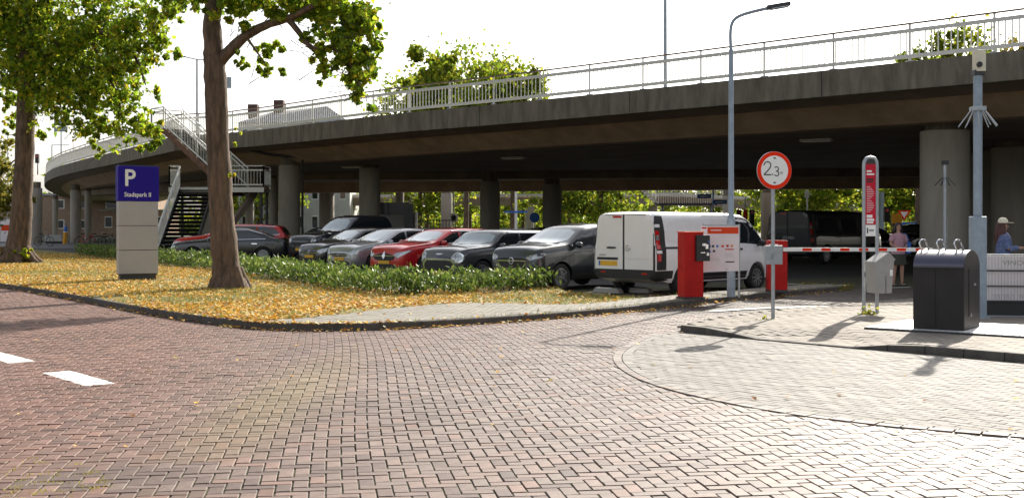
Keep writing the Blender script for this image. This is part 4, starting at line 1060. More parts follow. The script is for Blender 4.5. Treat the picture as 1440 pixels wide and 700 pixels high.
Wc = .885
CROSS = dict(W=Wc, top=[(2.1,.66),(2.09,.86),(2.02,.99),(1.8,1.05),(1.3,1.11),(1.0,1.13),(.25,1.53),(-.3,1.6),(-1.1,1.585),(-1.75,1.5),(-1.95,1.2),(-2.06,.95),(-2.1,.6)],
  belt=[(2.1,.9),(1,1.0),(-2.1,1.1)], plan=plan(4.2,Wc,.74), zb=.24, tum=.3, axles=(1.27,-1.3), r=.33, spokes=5, screen=((1.0,1.11),(.25,1.53)), screen_w=(.7,.56), rear=((-2,1.12),(-1.8,1.44)),
  cpillar=(-1.75,-1.3), windows=[(.83,.02),(-.05,-.92),(-.98,-1.5)], mirror=(.78,1.1), handles=[(-.1,.88),(-1.0,.9)], handlemat='chrome',
  bits=[('grille',[(-.44,0.660),(-.3,0.560),(.3,0.560),(.44,0.660),(.5,0.800),(-.5,0.800)],'+x','plastic_black',dict(off=.012,rnd=1)),
   ('grille_trim',[(-.52,0.720),(-.40,0.560),(-.28,0.515),(.28,0.515),(.40,0.560),(.52,0.720),(.46,0.680),(.34,0.570),(.26,0.550),(-.26,0.550),(-.34,0.570),(-.46,0.680)],'+x','chrome',dict(off=.016)),
   ('grille_bar',[(-.48,0.715),(.48,0.715),(.48,0.740),(-.48,0.740)],'+x','chrome',dict(off=.018)),
   ('headlight',[(.47,0.790),(.60,0.740),(.80,0.795),(.835,0.920),(.70,0.890),(.50,0.840)],'+x','lamp_glass',dict(mirror=True,off=.012)),
   ('lower_intake',[(-.55,.27),(.55,.27),(.5,.41),(-.5,.41)],'+x','plastic_black',dict(off=.008,rnd=1)),
   ('fog_light',[(.62,.4),(.76,.4),(.76,.48),(.62,.46)],'+x','lamp_glass',dict(mirror=True)),
   ('number_plate',[(-.26,.375),(.26,.375),(.26,.485),(-.26,.485)],'+x','yellow_plate',dict(off=.022)),
   ('door_gap',seam(.86,.4,1.02,-.02),'y','plastic_black',dict(off=.002)),('door_gap',seam(-.03,.36,1.05),'y','plastic_black',dict(off=.002)),
   ('cladding',[(.9,.25),(-.9,.25),(-.9,.38),(.9,.38)],'y','plastic_black',dict(off=.01)),
   ('tail_light',[(.45,.95),(.8,.95),(.82,1.08),(.45,1.06)],'-x','tail_red',dict(mirror=True))])
def ring_badge(x, z, r, material='chrome', bolt=True):
    def f(t, bvh, T, W):
        h, *_ = bvh.ray_cast(Vector((6,0,z)), Vector((-1,0,0))); m = MB(); xx = h.x+.03
        m.tube([(xx,r*math.cos(a),z+r*math.sin(a)) for a in np.linspace(0,2*PI,20,endpoint=False)], r*.12, 6, closed=True)
        if bolt: m.bar((xx,-r*1.2,z+r*.25),(xx,r*.1,z+r*.05),r*.2,r*.2); m.bar((xx,r*.1,z+r*.05),(xx,-r*.1,z-r*.08),r*.2,r*.2); m.bar((xx,-r*.1,z-r*.08),(xx,r*1.2,z-r*.25),r*.2,r*.2)
        m.build('emblem', material, t)
    return f
Wm = .9
MINI = dict(W=Wm, top=[(2.12,.62),(2.11,.78),(2.04,.9),(1.8,.97),(1.2,1.02),(.95,1.04),(.5,1.40),(.2,1.44),(-1.3,1.43),(-1.9,1.36),(-2.05,1.05),(-2.1,.9),(-2.12,.6)],
  belt=[(2.1,.88),(1,.95),(-2.1,1.0)], plan=plan(4.24,Wm,.72), zb=.2, tum=.22, axles=(1.32,-1.35), r=.32, spokes=5, screen=((.95,1.04),(.5,1.40)), screen_w=(.72,.62), rear=((-2.05,1.03),(-1.92,1.3)),
  cpillar=(-1.95,-1.75), windows=[(.83,-.1),(-.17,-1.05),(-1.12,-1.8)], mirror=(.72,1.02), handles=[(-.15,.83),(-1.05,.85)], handlemat='chrome',
  bits=[('grille',[(-.5,.40),(-.4,.36),(.4,.36),(.5,.40),(.56,.55),(.46,.64),(-.46,.64),(-.56,.55)],'+x','plastic_black',dict(off=.01,rnd=1)),
   ('grille_trim',[(-.6,.40),(-.62,.56),(-.5,.69),(.5,.69),(.62,.56),(.6,.40),(.565,.40),(.575,.545),(.47,.65),(-.47,.65),(-.575,.545),(-.565,.40)],'+x','chrome',dict(off=.016)),
   ('headlight_ring',[(.665+.15*math.cos(a),.72+.145*math.sin(a)) for a in np.linspace(0,2*PI,18,endpoint=False)],'+x','chrome',dict(mirror=True,off=.014,rnd=0)),
   ('headlight',[(.665+.122*math.cos(a),.72+.118*math.sin(a)) for a in np.linspace(0,2*PI,18,endpoint=False)],'+x','lamp_glass',dict(mirror=True,off=.024,rnd=0)),
   ('emblem',[(-.14,.80),(-.05,.785),(.05,.785),(.14,.80),(.14,.815),(.05,.82),(-.05,.82),(-.14,.815)],'+x','chrome',dict(off=.02)),
   ('number_plate',[(-.26,.26),(.26,.26),(.26,.37),(-.26,.37)],'+x','yellow_plate',dict(off=.025)),
   ('door_gap',seam(.86,.3,.95,-.02),'y','plastic_black',dict(off=.002)),('door_gap',seam(-.13,.3,.98),'y','plastic_black',dict(off=.002)),
   ('roof_rail',[(.3,1.36),(-1.7,1.34),(-1.7,1.37),(.3,1.395)],'y','chrome',dict(off=.02))])
Wr = .91
ESTATE = dict(W=Wr, top=[(2.31,.58),(2.3,.74),(2.22,.86),(1.95,.95),(1.3,1.02),(1.0,1.05),(.2,1.42),(-.3,1.47),(-1.3,1.46),(-1.95,1.4),(-2.18,1.1),(-2.28,.9),(-2.31,.55)],
  belt=[(2.3,.85),(1,.95),(-2.3,1.03)], plan=plan(4.62,Wr,.7), zb=.2, tum=.3, axles=(1.38,-1.35), r=.33, spokes=5, screen=((1.0,1.05),(.2,1.42)), screen_w=(.72,.57), rear=((-2.2,1.05),(-2.03,1.33)),
  cpillar=(-2.05,-1.75), windows=[(.8,-.05),(-.12,-1.05),(-1.12,-1.95)], mirror=(.76,1.03), handles=[(-.1,.84),(-1.1,.86)], handlemat='chrome',
  bits=[('grille',[(-.45,.5),(.45,.5),(.5,.66),(.2,.72),(-.2,.72),(-.5,.66)],'+x','plastic_black',dict(off=.01,rnd=1)),
   ('emblem',[(0,.52),(.075,.64),(0,.78),(-.075,.64)],'+x','chrome',dict(off=.03)),
   ('grille_bar',[(-.46,.63),(.46,.63),(.46,.655),(-.46,.655)],'+x','chrome',dict(off=.016)),
   ('headlight',[(.46,.66),(.6,.57),(.70,.62),(.84,.74),(.87,.83),(.74,.77),(.5,.73)],'+x','lamp_glass',dict(mirror=True,off=.012)),
   ('lower_intake',[(-.6,.24),(.6,.24),(.5,.4),(-.5,.4)],'+x','plastic_black',dict(off=.008,rnd=1)),
   ('window_trim',[(.86,.995),(-2.0,1.065),(-2.0,1.085),(.86,1.015)],'y','chrome',dict(off=.008)),
   ('roof_rail',[(.2,1.375),(-1.8,1.37),(-1.8,1.395),(.2,1.40)],'y','chrome',dict(off=.025)),
   ('number_plate',[(-.26,.4),(.26,.4),(.26,.5),(-.26,.5)],'+x','yellow_plate',dict(off=.022)),
   ('door_gap',seam(.86,.3,.95,-.02),'y','plastic_black',dict(off=.002)),('door_gap',seam(-.08,.3,.98),'y','plastic_black',dict(off=.002))])
def hatch(W=.9): return dict(W=W, top=[(2.18,.55),(2.17,.7),(2.1,.82),(1.85,.9),(1.3,.97),(1.0,1.0),(.15,1.41),(-.3,1.46),(-1.0,1.44),(-1.6,1.34),(-1.95,1.05),(-2.12,.9),(-2.18,.55)],
  belt=[(2.2,.82),(1,.92),(-2.2,1.0)], plan=plan(4.36,W,.7), zb=.2, tum=.32, axles=(1.35,-1.32), r=.32, spokes=5, screen=((1.0,1.0),(.15,1.41)), screen_w=(.72,.56), rear=((-2.0,1.03),(-1.7,1.28)),
  cpillar=(-1.7,-1.2), windows=[(.8,-.05),(-.12,-1.0),(-1.06,-1.5)], mirror=(.76,1.0), handles=[(-.1,.8),(-1.0,.83)],
  bits=[('grille',[(-.42,.52),(.42,.52),(.46,.63),(-.46,.63)],'+x','plastic_black',dict(off=.01,rnd=1)),('grille_bar',[(-.46,.56),(.46,.56),(.46,.585),(-.46,.585)],'+x','chrome',dict(off=.018)),
   ('headlight',[(.48,.6),(.62,.53),(.80,.6),(.84,.76),(.70,.72),(.5,.67)],'+x','lamp_glass',dict(mirror=True,off=.012)),
   ('lower_intake',[(-.6,.23),(.6,.23),(.5,.38),(-.5,.38)],'+x','plastic_black',dict(off=.008,rnd=1)),
   ('number_plate',[(-.26,.39),(.26,.39),(.26,.5),(-.26,.5)],'+x','yellow_plate',dict(off=.022)),
   ('tail_light',[(.45,.85),(.82,.87),(.8,1.0),(.5,1.0)],'-x','tail_red',dict(mirror=True)),
   ('door_gap',seam(.86,.3,.92,-.02),'y','plastic_black',dict(off=.002)),('door_gap',seam(-.08,.3,.95),'y','plastic_black',dict(off=.002))])
SEDAN = dict(W=.91, top=[(2.4,.55),(2.39,.7),(2.3,.8),(2.0,.88),(1.3,.96),(1.0,.99),(.15,1.38),(-.3,1.43),(-.8,1.41),(-1.4,1.24),(-1.8,1.05),(-2.2,1.0),(-2.36,.92),(-2.4,.6)],
  belt=[(2.4,.8),(1,.9),(-2.4,.97)], plan=plan(4.8,.91,.7), zb=.2, tum=.32, axles=(1.45,-1.4), r=.33, spokes=5, screen=((1.0,.99),(.15,1.38)), screen_w=(.72,.56), rear=((-1.7,1.08),(-1.0,1.33)),
  cpillar=(-1.5,-.75), windows=[(.8,-.1),(-.17,-1.35)], mirror=(.76,1.0), handles=[(-.1,.78),(-1.05,.8)], handlemat='chrome',
  bits=[('window_trim',[(.86,.925),(-1.5,.985),(-1.5,1.01),(.86,.95)],'y','chrome',dict(off=.01)),('headlight',[(.48,.6),(.62,.53),(.8,.6),(.84,.74),(.70,.71),(.5,.66)],'+x','lamp_glass',dict(mirror=True,off=.012)),
   ('grille',[(-.4,.45),(.4,.45),(.44,.66),(-.44,.66)],'+x','plastic_black',dict(off=.01)),
   ('roof_trim',[(.1,1.33),(-.8,1.345),(-1.35,1.2),(-1.35,1.22),(-.8,1.37),(.1,1.355)],'y','chrome',dict(off=.01)),
   ('door_gap',seam(.86,.3,.92,-.02),'y','plastic_black',dict(off=.002)),('door_gap',seam(-.13,.3,.95),'y','plastic_black',dict(off=.002))])
PICK = dict(W=1.02, top=[(2.9,.7),(2.89,1.0),(2.82,1.12),(2.4,1.2),(1.6,1.26),(1.4,1.29),(.75,1.86),(.4,1.95),(-.8,1.94),(-1.0,1.85),(-1.12,1.38),(-1.2,1.36),(-2.8,1.36),(-2.88,1.3),(-2.9,.7)],
  belt=[(2.9,1.05),(1.4,1.2),(-2.9,1.25)], plan=[(2.9,.78),(2.85,.92),(2.6,1.0),(-2.6,1.02),(-2.85,1.0),(-2.9,.95)], zb=.45, tum=.2, axles=(1.9,-1.7), r=.42, tw=.28, spokes=6, darkrim=True, screen=((1.4,1.29),(.75,1.86)), screen_w=(.8,.66), rear=None,
  cpillar=(-.98,-.85), windows=[(1.2,.35),(.27,-.9)], mirror=(1.15,1.35), handles=[(.25,1.08),(-.8,1.1)],
  bits=[('grille',[(-.6,.74),(.6,.74),(.66,1.06),(-.66,1.06)],'+x','plastic_black',dict(off=.03,rnd=1)),('grille_bar',[(-.6,.885),(.6,.885),(.6,.92),(-.6,.92)],'+x','p_navy',dict(off=.045)),
   ('headlight',[(.66,.85),(.9,.85),(.92,1.02),(.68,1.02)],'+x','lamp_glass',dict(mirror=True,off=.012)),('indicator',[(.86,.83),(.93,.83),(.93,.89),(.86,.89)],'+x','amber',dict(mirror=True,off=.02,grid=.03)),
   ('bumper',[(-.9,.5),(.9,.5),(.9,.68),(-.9,.68)],'+x','p_navy',dict(off=.06,rnd=1)),('number_plate',[(-.26,.54),(.26,.54),(.26,.65),(-.26,.65)],'+x','yellow_plate',dict(off=.075)),
   ('door_gap',seam(1.25,.6,1.2),'y','rubber',dict(off=.002)),('door_gap',seam(.31,.55,1.2),'y','rubber',dict(off=.002))])
Wv = .965
VAN = dict(W=Wv, z0=-.02, top=[(2.5,.5),(2.49,.82),(2.4,1.02),(2.1,1.17),(2.0,1.22),(1.38,1.80),(1.15,1.9),(.6,1.945),(-2.3,1.955),(-2.44,1.93),(-2.5,1.88)], belt=[(2.5,.98),(2,1.1),(1,1.16),(-2.5,1.16)],
  plan=[(2.5,.70),(2.44,.82),(2.2,.91),(1.8,.955),(1.3,.965),(-2.3,.965),(-2.44,.955),(-2.5,.93)], zb=[(2.5,.28),(-2.0,.28),(-2.5,.4)], tum=.11, crown=.025, axles=(1.58,-1.5), r=.34, tw=.22, spokes=10, screen=((2.0,1.22),(1.38,1.80)), screen_w=(.8,.68), rear=None,
  cpillar=(.6,.62), windows=[(1.86,.72)], mirror=(1.62,1.2), mirrormat='plastic_black', handles=[],
  bits=[])
def van_bits(dark=False):
    pw = 'p_black' if dark else 'p_white'
    b = []
    dl = [(.02,.62),(.86,.62),(.86,1.5),(.80,1.875),(.02,1.895)]; dr = [(-y,z) for y,z in dl[::-1]]; dl = [(y+.04,z) for y,z in dl]; dr = [(y+.02,z) for y,z in dr]
    b += [('door_gap',[(-.90,.60),(.92,.60),(.92,1.5),(.85,1.9),(-.85,1.9),(-.90,1.5)],'-x','plastic_black',dict(off=.002)),
          ('rear_door',dl,'-x',pw,dict(off=.014)),('rear_door',dr,'-x',pw,dict(off=.014)),
          ('bumper',[(-.93,.40),(.93,.40),(.93,.6),(-.93,.6)],'-x','plastic_black',dict(off=.05)),
          ('reflector',[(.55,.53),(.68,.53),(.68,.565),(.55,.565)],'-x','tail_red',dict(off=.06)),('reflector',[(-.55,.51),(-.70,.51),(-.70,.55),(-.55,.55)][::-1],'-x','tail_red',dict(off=.06)),
          ('number_plate',[(.22,.70),(.74,.70),(.74,.81),(.22,.81)],'-x','yellow_plate',dict(off=.024)),('plate_band',[(.745,.70),(.79,.70),(.79,.81),(.745,.81)],'-x','info_blue',dict(off=.024,grid=.03)),
          ('handle_recess',[(.20,.835),(.84,.835),(.84,.895),(.20,.895)],'-x','plastic_black',dict(off=.022)),
          ('door_handle',[(.26,1.10),(.54,1.10),(.54,1.145),(.26,1.145)],'-x','plastic_black',dict(off=.03,rnd=1)),
          ('brake_light',[(.09,1.825),(.35,1.825),(.35,1.875),(.09,1.875)],'-x','tail_red',dict(off=.026)),
          ('door_trim',[(-.76,.86),(-.08,.86),(-.08,.872),(-.76,.872)],'-x','cream',dict(off=.019)),
          ('corner_pillar',[(-2.49,.62),(-2.2,.62),(-2.17,1.5),(-2.22,1.86),(-2.44,1.86),(-2.49,1.7)],'y','plastic_black',dict(off=.02,grid=.04)),
          ('tail_light',[(-2.485,1.1),(-2.37,1.1),(-2.37,1.52),(-2.485,1.52)],'y','tail_red',dict(off=.024,grid=.04)),('tail_light',[(-2.485,.82),(-2.37,.82),(-2.37,.98),(-2.485,.98)],'y','tail_red',dict(off=.024,grid=.04)),
          ('reversing_light',[(-2.48,1.3),(-2.39,1.3),(-2.39,1.42),(-2.48,1.42)],'y','lamp_glass',dict(off=.03,grid=.04)),
          ('hinge',[(-2.49,1.6),(-2.34,1.6),(-2.34,1.67),(-2.49,1.67)],'y',pw,dict(off=.03,grid=.04)),('hinge',[(-2.49,1.0),(-2.34,1.0),(-2.34,1.07),(-2.49,1.07)],'y',pw,dict(off=.03,grid=.04)),
          ('cladding',[(1.1,.30),(-1.1,.30),(-1.06,.52),(1.12,.52)],'y','plastic_black',dict(off=.012)),('cladding',[(-1.95,.42),(-2.46,.42),(-2.46,.6),(-1.92,.6)],'y','plastic_black',dict(off=.012)),
          ('door_gap',seam(.62,.54,1.88),'y','plastic_black',dict(off=.002)),('door_gap',seam(-.62,.54,1.86),'y','plastic_black',dict(off=.002)),('door_gap',[(-.62,1.86),(.62,1.86),(.62,1.872),(-.62,1.872)],'y','plastic_black',dict(off=.002)),
          ('door_gap',seam(1.86,.9,1.2,.02),'y','plastic_black',dict(off=.002)),
          ('slide_rail',[(-2.2,1.10),(-.75,1.10),(-.75,1.15),(-2.2,1.15)],'y','plastic_black',dict(off=.003)),
          ('pressed_panel',[(-2.1,.95),(-.72,.80),(-.72,1.0),(-2.1,1.04)],'y',pw,dict(off=.007,rnd=1)),('pressed_panel',[(-2.1,1.24),(-.74,1.24),(-.74,1.78),(-2.1,1.78)],'y',pw,dict(off=.007,rnd=2)),('pressed_panel',[(-.5,1.24),(.48,1.24),(.48,1.78),(-.5,1.78)],'y',pw,dict(off=.007,rnd=2)),
          ('door_handle',[(-.52,1.09),(-.3,1.09),(-.3,1.135),(-.52,1.135)],'y','plastic_black',dict(off=.025)),('door_handle',[(.68,1.04),(.9,1.04),(.9,1.085),(.68,1.085)],'y','plastic_black',dict(off=.025)),
          ('headlight',[(.52,.78),(.8,.8),(.84,1.0),(.6,.98)],'+x','lamp_glass',dict(mirror=True)),('grille',[(-.5,.62),(.5,.62),(.5,.86),(-.5,.86)],'+x','plastic_black',dict())]
    return b
VAN['bits'] = van_bits()
def van_extra(t, bvh, T, W):
    m = MB(); x = -2.535; z = 1.12; y0 = -.1; r = .062
    m.tube([(x,y0+r*math.cos(a),z+r*math.sin(a)) for a in np.linspace(0,2*PI,20,endpoint=False)], r*.14, 6, closed=True)
    m.bar((x,y0+r*1.1,z+r*.2),(x,y0-r*.1,z+r*.05),.012,.012); m.bar((x,y0+r*.1,z-r*.05),(x,y0-r*1.1,z-r*.2),.012,.012); m.build('emblem','chrome',t)
    text_obj('lettering','VIVARO',.06,'galv',t,(x+.012,.68,.945),(PI/2,0,-PI/2))
    m = MB(); m.box((-2.15,0,1.985),(.12,.1,.05)); m.tube([(-2.15,0,2.0),(-2.25,0,2.12)],.006,6); m.build('aerial','plastic_black',t)
HD = R(45); HF = HD + PI
def nose(x, y, L, h=HF): return (x - math.cos(h)*L/2, y - math.sin(h)*L/2)
make_car('white_van','white panel van with yellow rear plate parked behind the red ticket terminal',(4.36-.1,19.5*KY),HD,'p_white',VAN,'van','vans parked under the overpass',van_extra,.965)
make_car('parked_car','dark grey crossover car with chrome grille parked left of the white van',nose(0,19.55*KY,4.2),HF,'p_grey',CROSS,extras=ring_badge(0,.725,.075))
make_car('parked_car','grey small estate car with round headlights between the crossover and the red car',nose(-1.95,21.6*KY,4.24),HF,'p_mini',MINI)
make_car('parked_car','bright red estate car with chrome diamond emblem facing the hedge',nose(-3.9,24.7*KY,4.62),HF,'p_red',ESTATE)
h1 = hatch(); make_car('parked_car','silver grey hatchback parked left of the red estate car',nose(-5.8,27.2*KY,4.36),HF,'p_silver',h1,extras=ring_badge(0,.62,.06,bolt=False))
make_car('parked_car','small black hatchback parked between silver hatchback and pickup',nose(-7.35,29.4*KY,4.36),HF,'p_black',h1,extras=ring_badge(0,.6,.06))
make_car('pickup_truck','large black pickup truck with tall grille in the row of parked cars',nose(-8.5,32.6*KY,5.8),HF,'p_navy',PICK,'pickup')
make_car('parked_car','long black saloon seen side on behind the tree trunk',(-11.7,50.0),R(183),'p_black',SEDAN)
s_red = dict(ESTATE); make_car('parked_car','red car mostly hidden behind the black saloon',(-12.15,52.2),R(181),'p_red',s_red,scale=1.08)
make_car('parked_car','dark car with bluish windows between black saloon and pickup',(-9.2,58.5),R(228),'p_navy',h1)
VAN2 = dict(VAN); VAN2['bits'] = [b for b in van_bits(True) if b[0] not in ('plate_band','number_plate','door_trim')] + [('number_plate',[(-.26,.92),(.26,.92),(.26,1.03),(-.26,1.03)],'-x','lamp_glass',dict(off=.024)),('side_glass',[(-2.0,1.2),(-.75,1.2),(-.75,1.72),(-2.0,1.72)],'y','glass',dict(off=.01,rnd=1)),('side_glass',[(-.5,1.2),(.5,1.2),(.5,1.72),(-.5,1.72)],'y','glass',dict(off=.01,rnd=1))]
make_car('black_van','black van standing in the dark bay behind the red and white boom',(13.1,49.6),R(42),'p_black',VAN2,'van','vans parked under the overpass',None,1.1)
make_car('parked_car','dark estate car in the second row behind the small grey estate',(1.3,33.5*KY),HF,'p_black',ESTATE)
make_car('parked_car','dark hatchback seen between the red rule sign and the woman in pink',(17.2,40.5*KY),HF,'p_navy',h1)
make_car('parked_car','black car close to the big round column behind the woman in pink',(20.6,41.5*KY),HF,'p_black',CROSS)
make_car('parked_car','silver car seen through the gap right of the big round column',(24.2,42*KY),HF,'p_silver',h1)
# ================================================================== STREET FURNITURE
# --- blue parking totem
p = (X_(193,21.9*KY), 21.9*KY); t = thing('parking_sign', 'tall blue and silver parking totem standing in fallen leaves', 'sign', (p[0],p[1],.09), R(33))
Wd, Dp = 1.06, .25
m = MB(); m.box((0,0,.08),(Wd*.9,Dp*.8,.2)); m.build('plinth','steel_dark',t)
m = MB(); m.box((0,0,1.62),(Wd-.04,Dp-.03,2.95)); m.build('core','steel_dark',t)
z = .17
for hgt in (.64,.655,.66):
    m = MB(); m.box((0,-.012,z+hgt/2),(Wd-.01,Dp-.0,hgt-.014)); m.build('panel','silver_panel',t,bevel=.006); z += hgt
m = MB(); m.box((0,-.012,z+.47),(Wd+.03,Dp+.02,.94)); m.build('blue_panel','sign_blue',t,bevel=.008)
yf = -.012-(Dp+.02)/2-.0025
text_obj('letter','P',.62,'sign_white',t,(-.24,yf,z+.60),(PI/2,0,0),.002,'CENTER',.95,.012)
text_obj('lettering','Stadspark II',.165,'sign_white',t,(-.385,yf,z+.17),(PI/2,0,0),.002,'LEFT',.93,.002)

# --- round height limit sign
b = at(1087,452,.05); t = thing('height_limit_sign', 'round red bordered height limit sign reading 2.3 on a grey pole', 'sign', (b.x,b.y,.03), R(14))
m = MB(); m.cyl((0,0,-.03),(0,0,2.62),.03,n=14); m.build('pole','galv',t,smooth=True)
m = MB(); m.box((0,-.02,1.08),(.3,.03,.3)); m.build('back_plate','galv',t,bevel=.004); m = MB(); m.cyl((0,-.04,1.05),(0,-.06,1.05),.035,n=10); m.build('bolt','galv',t)
zc = 2.42; r = .3
m = MB(); m.lathe([(.001,-.055),(r-.012,-.055),(r,-.048),(r,-.032),(.001,-.032)],40,axis='y',c=(0,0,zc)); m.build('disc','galv',t,smooth=True)
m = MB(); m.lathe([(r-.065,-.058),(r-.012,-.0585),(r-.004,-.052)],40,axis='y',c=(0,0,zc)); m.build('red_border','sign_red',t,smooth=True)
m = MB(); m.lathe([(.001,-.0575),(r-.066,-.0575)],40,axis='y',c=(0,0,zc)); m.build('white_face','sign_white',t)
def strokes(name, lines, wd, material, y, par):
    m = MB()
    for l in lines:
        for a, bb in zip(l, l[1:]): m.bar((a[0],y,a[1]),(bb[0],y,bb[1]),.003,wd,(0,1,0) if False else (0,0,1)) if abs(a[0]-bb[0]) > abs(a[1]-bb[1]) else m.bar((a[0],y,a[1]),(bb[0],y,bb[1]),wd,.003,(0,1,0))
    m.build(name, material, par)
def sc(pts, ox, oz, s): return [(ox+x*s, zc+oz+z_*s) for x, z_ in pts]
two = [(0,.72),(.04,.86),(.16,.97),(.32,1.0),(.48,.95),(.57,.82),(.57,.68),(.5,.52),(.36,.36),(.18,.18),(0,0),(.62,0)]
three = [(0,.9),(.14,1.0),(.34,1.0),(.46,.88),(.46,.7),(.34,.56),(.18,.53),(.36,.5),(.5,.36),(.5,.16),(.36,0),(.12,0),(0,.1)]
strokes('numeral',[sc(two,-.185,-.07,.205)],.017,'sign_black',-.0605,t)
strokes('numeral',[sc(three,-.0,-.085,.14)],.015,'sign_black',-.0605,t)
m = MB(); m.box((-.035,-.06,zc-.065),(.018,.004,.018)); m.build('point','sign_black',t)
strokes('unit',[sc([(0,0),(0,.5),(.18,.5),(.18,0)],.105,-.06,.08), sc([(.18,.5),(.36,.5),(.36,0)],.105,-.06,.08)],.005,'bin_grey',-.0605,t)
m = MB(); m.add([(-.028,-.06,zc+.205),(.028,-.06,zc+.205),(0,-.06,zc+.175)],[(0,1,2)]); m.build('arrow','sign_black',t)
m = MB(); m.add([(-.028,-.06,zc-.205),(.028,-.06,zc-.205),(0,-.06,zc-.175)],[(0,1,2)]); m.build('arrow','sign_black',t)

# --- narrow red rules sign on two posts, litter bin hung on it
b = at(1224,442,.075); t = thing('rules_sign', 'tall narrow red rules sign in a steel loop frame by the boom', 'sign', (b.x,b.y,.07), R(6))
hw = .115
arc = [(-hw,0,0),(-hw,0,2.5),(-hw*.92,0,2.58),(-hw*.6,0,2.64),(0,0,2.655),(hw*.6,0,2.64),(hw*.92,0,2.58),(hw,0,2.5),(hw,0,0)]
m = MB(); m.tube(arc,.03,10); m.build('frame','galv',t,smooth=True)
m = MB(); m.box((0,0,2.03),(hw*2-.05,.02,1.02)); m.build('red_panel','panel_red',t)
m = MB(); m.box((0,0,2.58),(hw*2-.05,.022,.08)); m.build('cap_panel','steel_dark',t)
m = MB(); m.box((0,0,1.42),(hw*2-.05,.021,.19)); m.build('white_panel','sign_white',t)
def bars(name, rows_, material, par, y):
    m = MB()
    for x0_, x1_, z_, h_ in rows_: m.box(((x0_+x1_)/2,y,z_),(abs(x1_-x0_),.003,h_))
    m.build(name, material, par)
for q_ in [(-.07,.02,2.42,.028),(-.07,.06,2.37,.028),(-.07,.03,1.66,.05),(-.07,.06,1.60,.04),(-.07,.045,1.555,.03)]: bars('heading',[q_],'sign_white',t,-.012)
bars('dark_heading',[(-.07,.055,2.28,.03),(-.07,.045,2.24,.02)],'sign_black',t,-.012)
bars('text_lines',[(-.07,-.07+.06+.07*abs(math.sin(k*2.7)),2.16-k*.03,.008) for k in range(15)],'board_white',t,-.012)
bars('pictogram',[(-.065,-.045,1.42,.09),(-.03,.06,1.43,.012),(-.03,.05,1.41,.008)],'sign_black',t,-.0125)
t = thing('litter_bin', 'grey pentagonal litter bin hung on the posts of the red rules sign', 'litter bin', (b.x-.0,b.y,.17), R(16))
o_ = Vector((.02,-.2,0))
m = MB(); prof = [(-.2,.28),(.14,.28),(.2,.82),(.06,.95),(-.24,.80)]
m.extr([(x*.82+.06,z_) for x, z_ in prof], -.36, -.04, 'y'); bb = m.build('body','bin_grey',t,bevel=.012)
m = MB(); m.bar((.11,-.2,.952),(.235,-.2,.827),.33,.035,(0,0,1)); m.build('lid','bin_grey',t,bevel=.008)
m = MB(); m.bar((.135,-.2,.9485),(.215,-.2,.868),.2,.02); m.build('opening','sign_black',t)
m = MB(); m.box((.16,-.365,.62),(.05,.01,.1)); m.build('emblem','sign_white',t); m = MB(); m.box((.06,-.02,.6),(.3,.05,.05)); m.build('bracket','galv',t)
m = MB(); m.box((.06,-.364,.42),(.006,.006,.3)); m.build('seam','steel_dark',t)

# --- tall lamp post
b = at(1028,417,.1); t = thing('street_lamp', 'tall grey lamp post with curved arm standing beside the info board', 'street lamp', (b.x,b.y,.1))
m = MB(); m.tube([(0,0,0),(0,0,1.6)],.085,14); m.tube([(0,0,1.6),(0,0,1.66),(0,0,5.1)],[.085,.06,.048],14); m.build('post','galv_blue',t,smooth=True)
m = MB(); m.tube(smooth_line([(0,0,5.05),(-.02,0,5.45),(.02,0,5.68),(.16,0,5.8),(.45,-.05,5.88),(.8,-.1,5.95)],2),.035,10); m.build('arm','galv_blue',t,smooth=True)
m = MB(); m.extr([(-.13,-.03),(.13,-.03),(.09,.05),(-.09,.05)],.0,.48,'x'); o = m.build('lamp_head','steel_dark',t,bevel=.012); o.location = (.72,-.09,5.94); o.rotation_euler = (0,-R(9),-R(4))
m = MB(); m.box((.26,0,-.038),(.36,.2,.012)); l_ = m.build('lamp_glass','lamp_glass',o)
m = MB(); m.box((0,-.087,1.1),(.09,.01,.35)); m.build('hatch','galv',t)

# --- red ticket terminal and info board on the kerb island
b = at(971,420,.1); t = thing('ticket_terminal', 'red ticket terminal with black card panel at the car park entry', 'terminal', (b.x,b.y,.1), R(20))
m = MB(); m.box((0,0,.02),(.46,.36,.05)); m.build('plinth','steel_dark',t); m = MB(); m.box((0,0,.68),(.42,.32,1.28)); m.build('cabinet','red_paint',t,bevel=.012)
m = MB(); m.box((0,0,1.335),(.44,.34,.03)); m.build('cap','orange_red',t,bevel=.006)
m = MB(); m.box((.17,-.14,1.02),(.3,.16,.52)); m.build('card_panel','plastic_black',t,bevel=.006)
m = MB(); m.box((.19,-.222,1.09),(.09,.006,.05)); m.box((.25,-.222,1.05),(.06,.006,.09)); m.box((.27,-.222,.9),(.05,.006,.06)); m.box((.16,-.222,.93),(.1,.006,.015)); m.build('slot_plates','lamp_glass',t)
m = MB(); m.box((.29,-.222,1.15),(.03,.006,.03)); m.build('button','info_blue',t)
Yb = at(1014,417,.1).y
t = thing('info_board', 'white tariff board with orange header beside the red ticket terminal', 'sign', (X_(1014,Yb-.35)-.02,Yb-.35,.1), R(4))
m = MB(); m.cyl((-.36,.03,0),(-.36,.03,1.46),.022,n=10); m.build('post','galv',t,smooth=True); m = MB(); m.cyl((.4,.03,0),(.4,.03,1.5),.022,n=10); m.build('post','galv',t,smooth=True)
m = MB(); m.box((.02,0,1.0),(.74,.03,.92)); m.build('panel','board_white',t,bevel=.004)
m = MB(); m.box((.02,.004,1.475),(.78,.04,.03)); m.build('top_rail','galv',t)
m = MB(); m.box((.055,-.019,1.37),(.64,.008,.13)); m.build('header','orange_red',t)
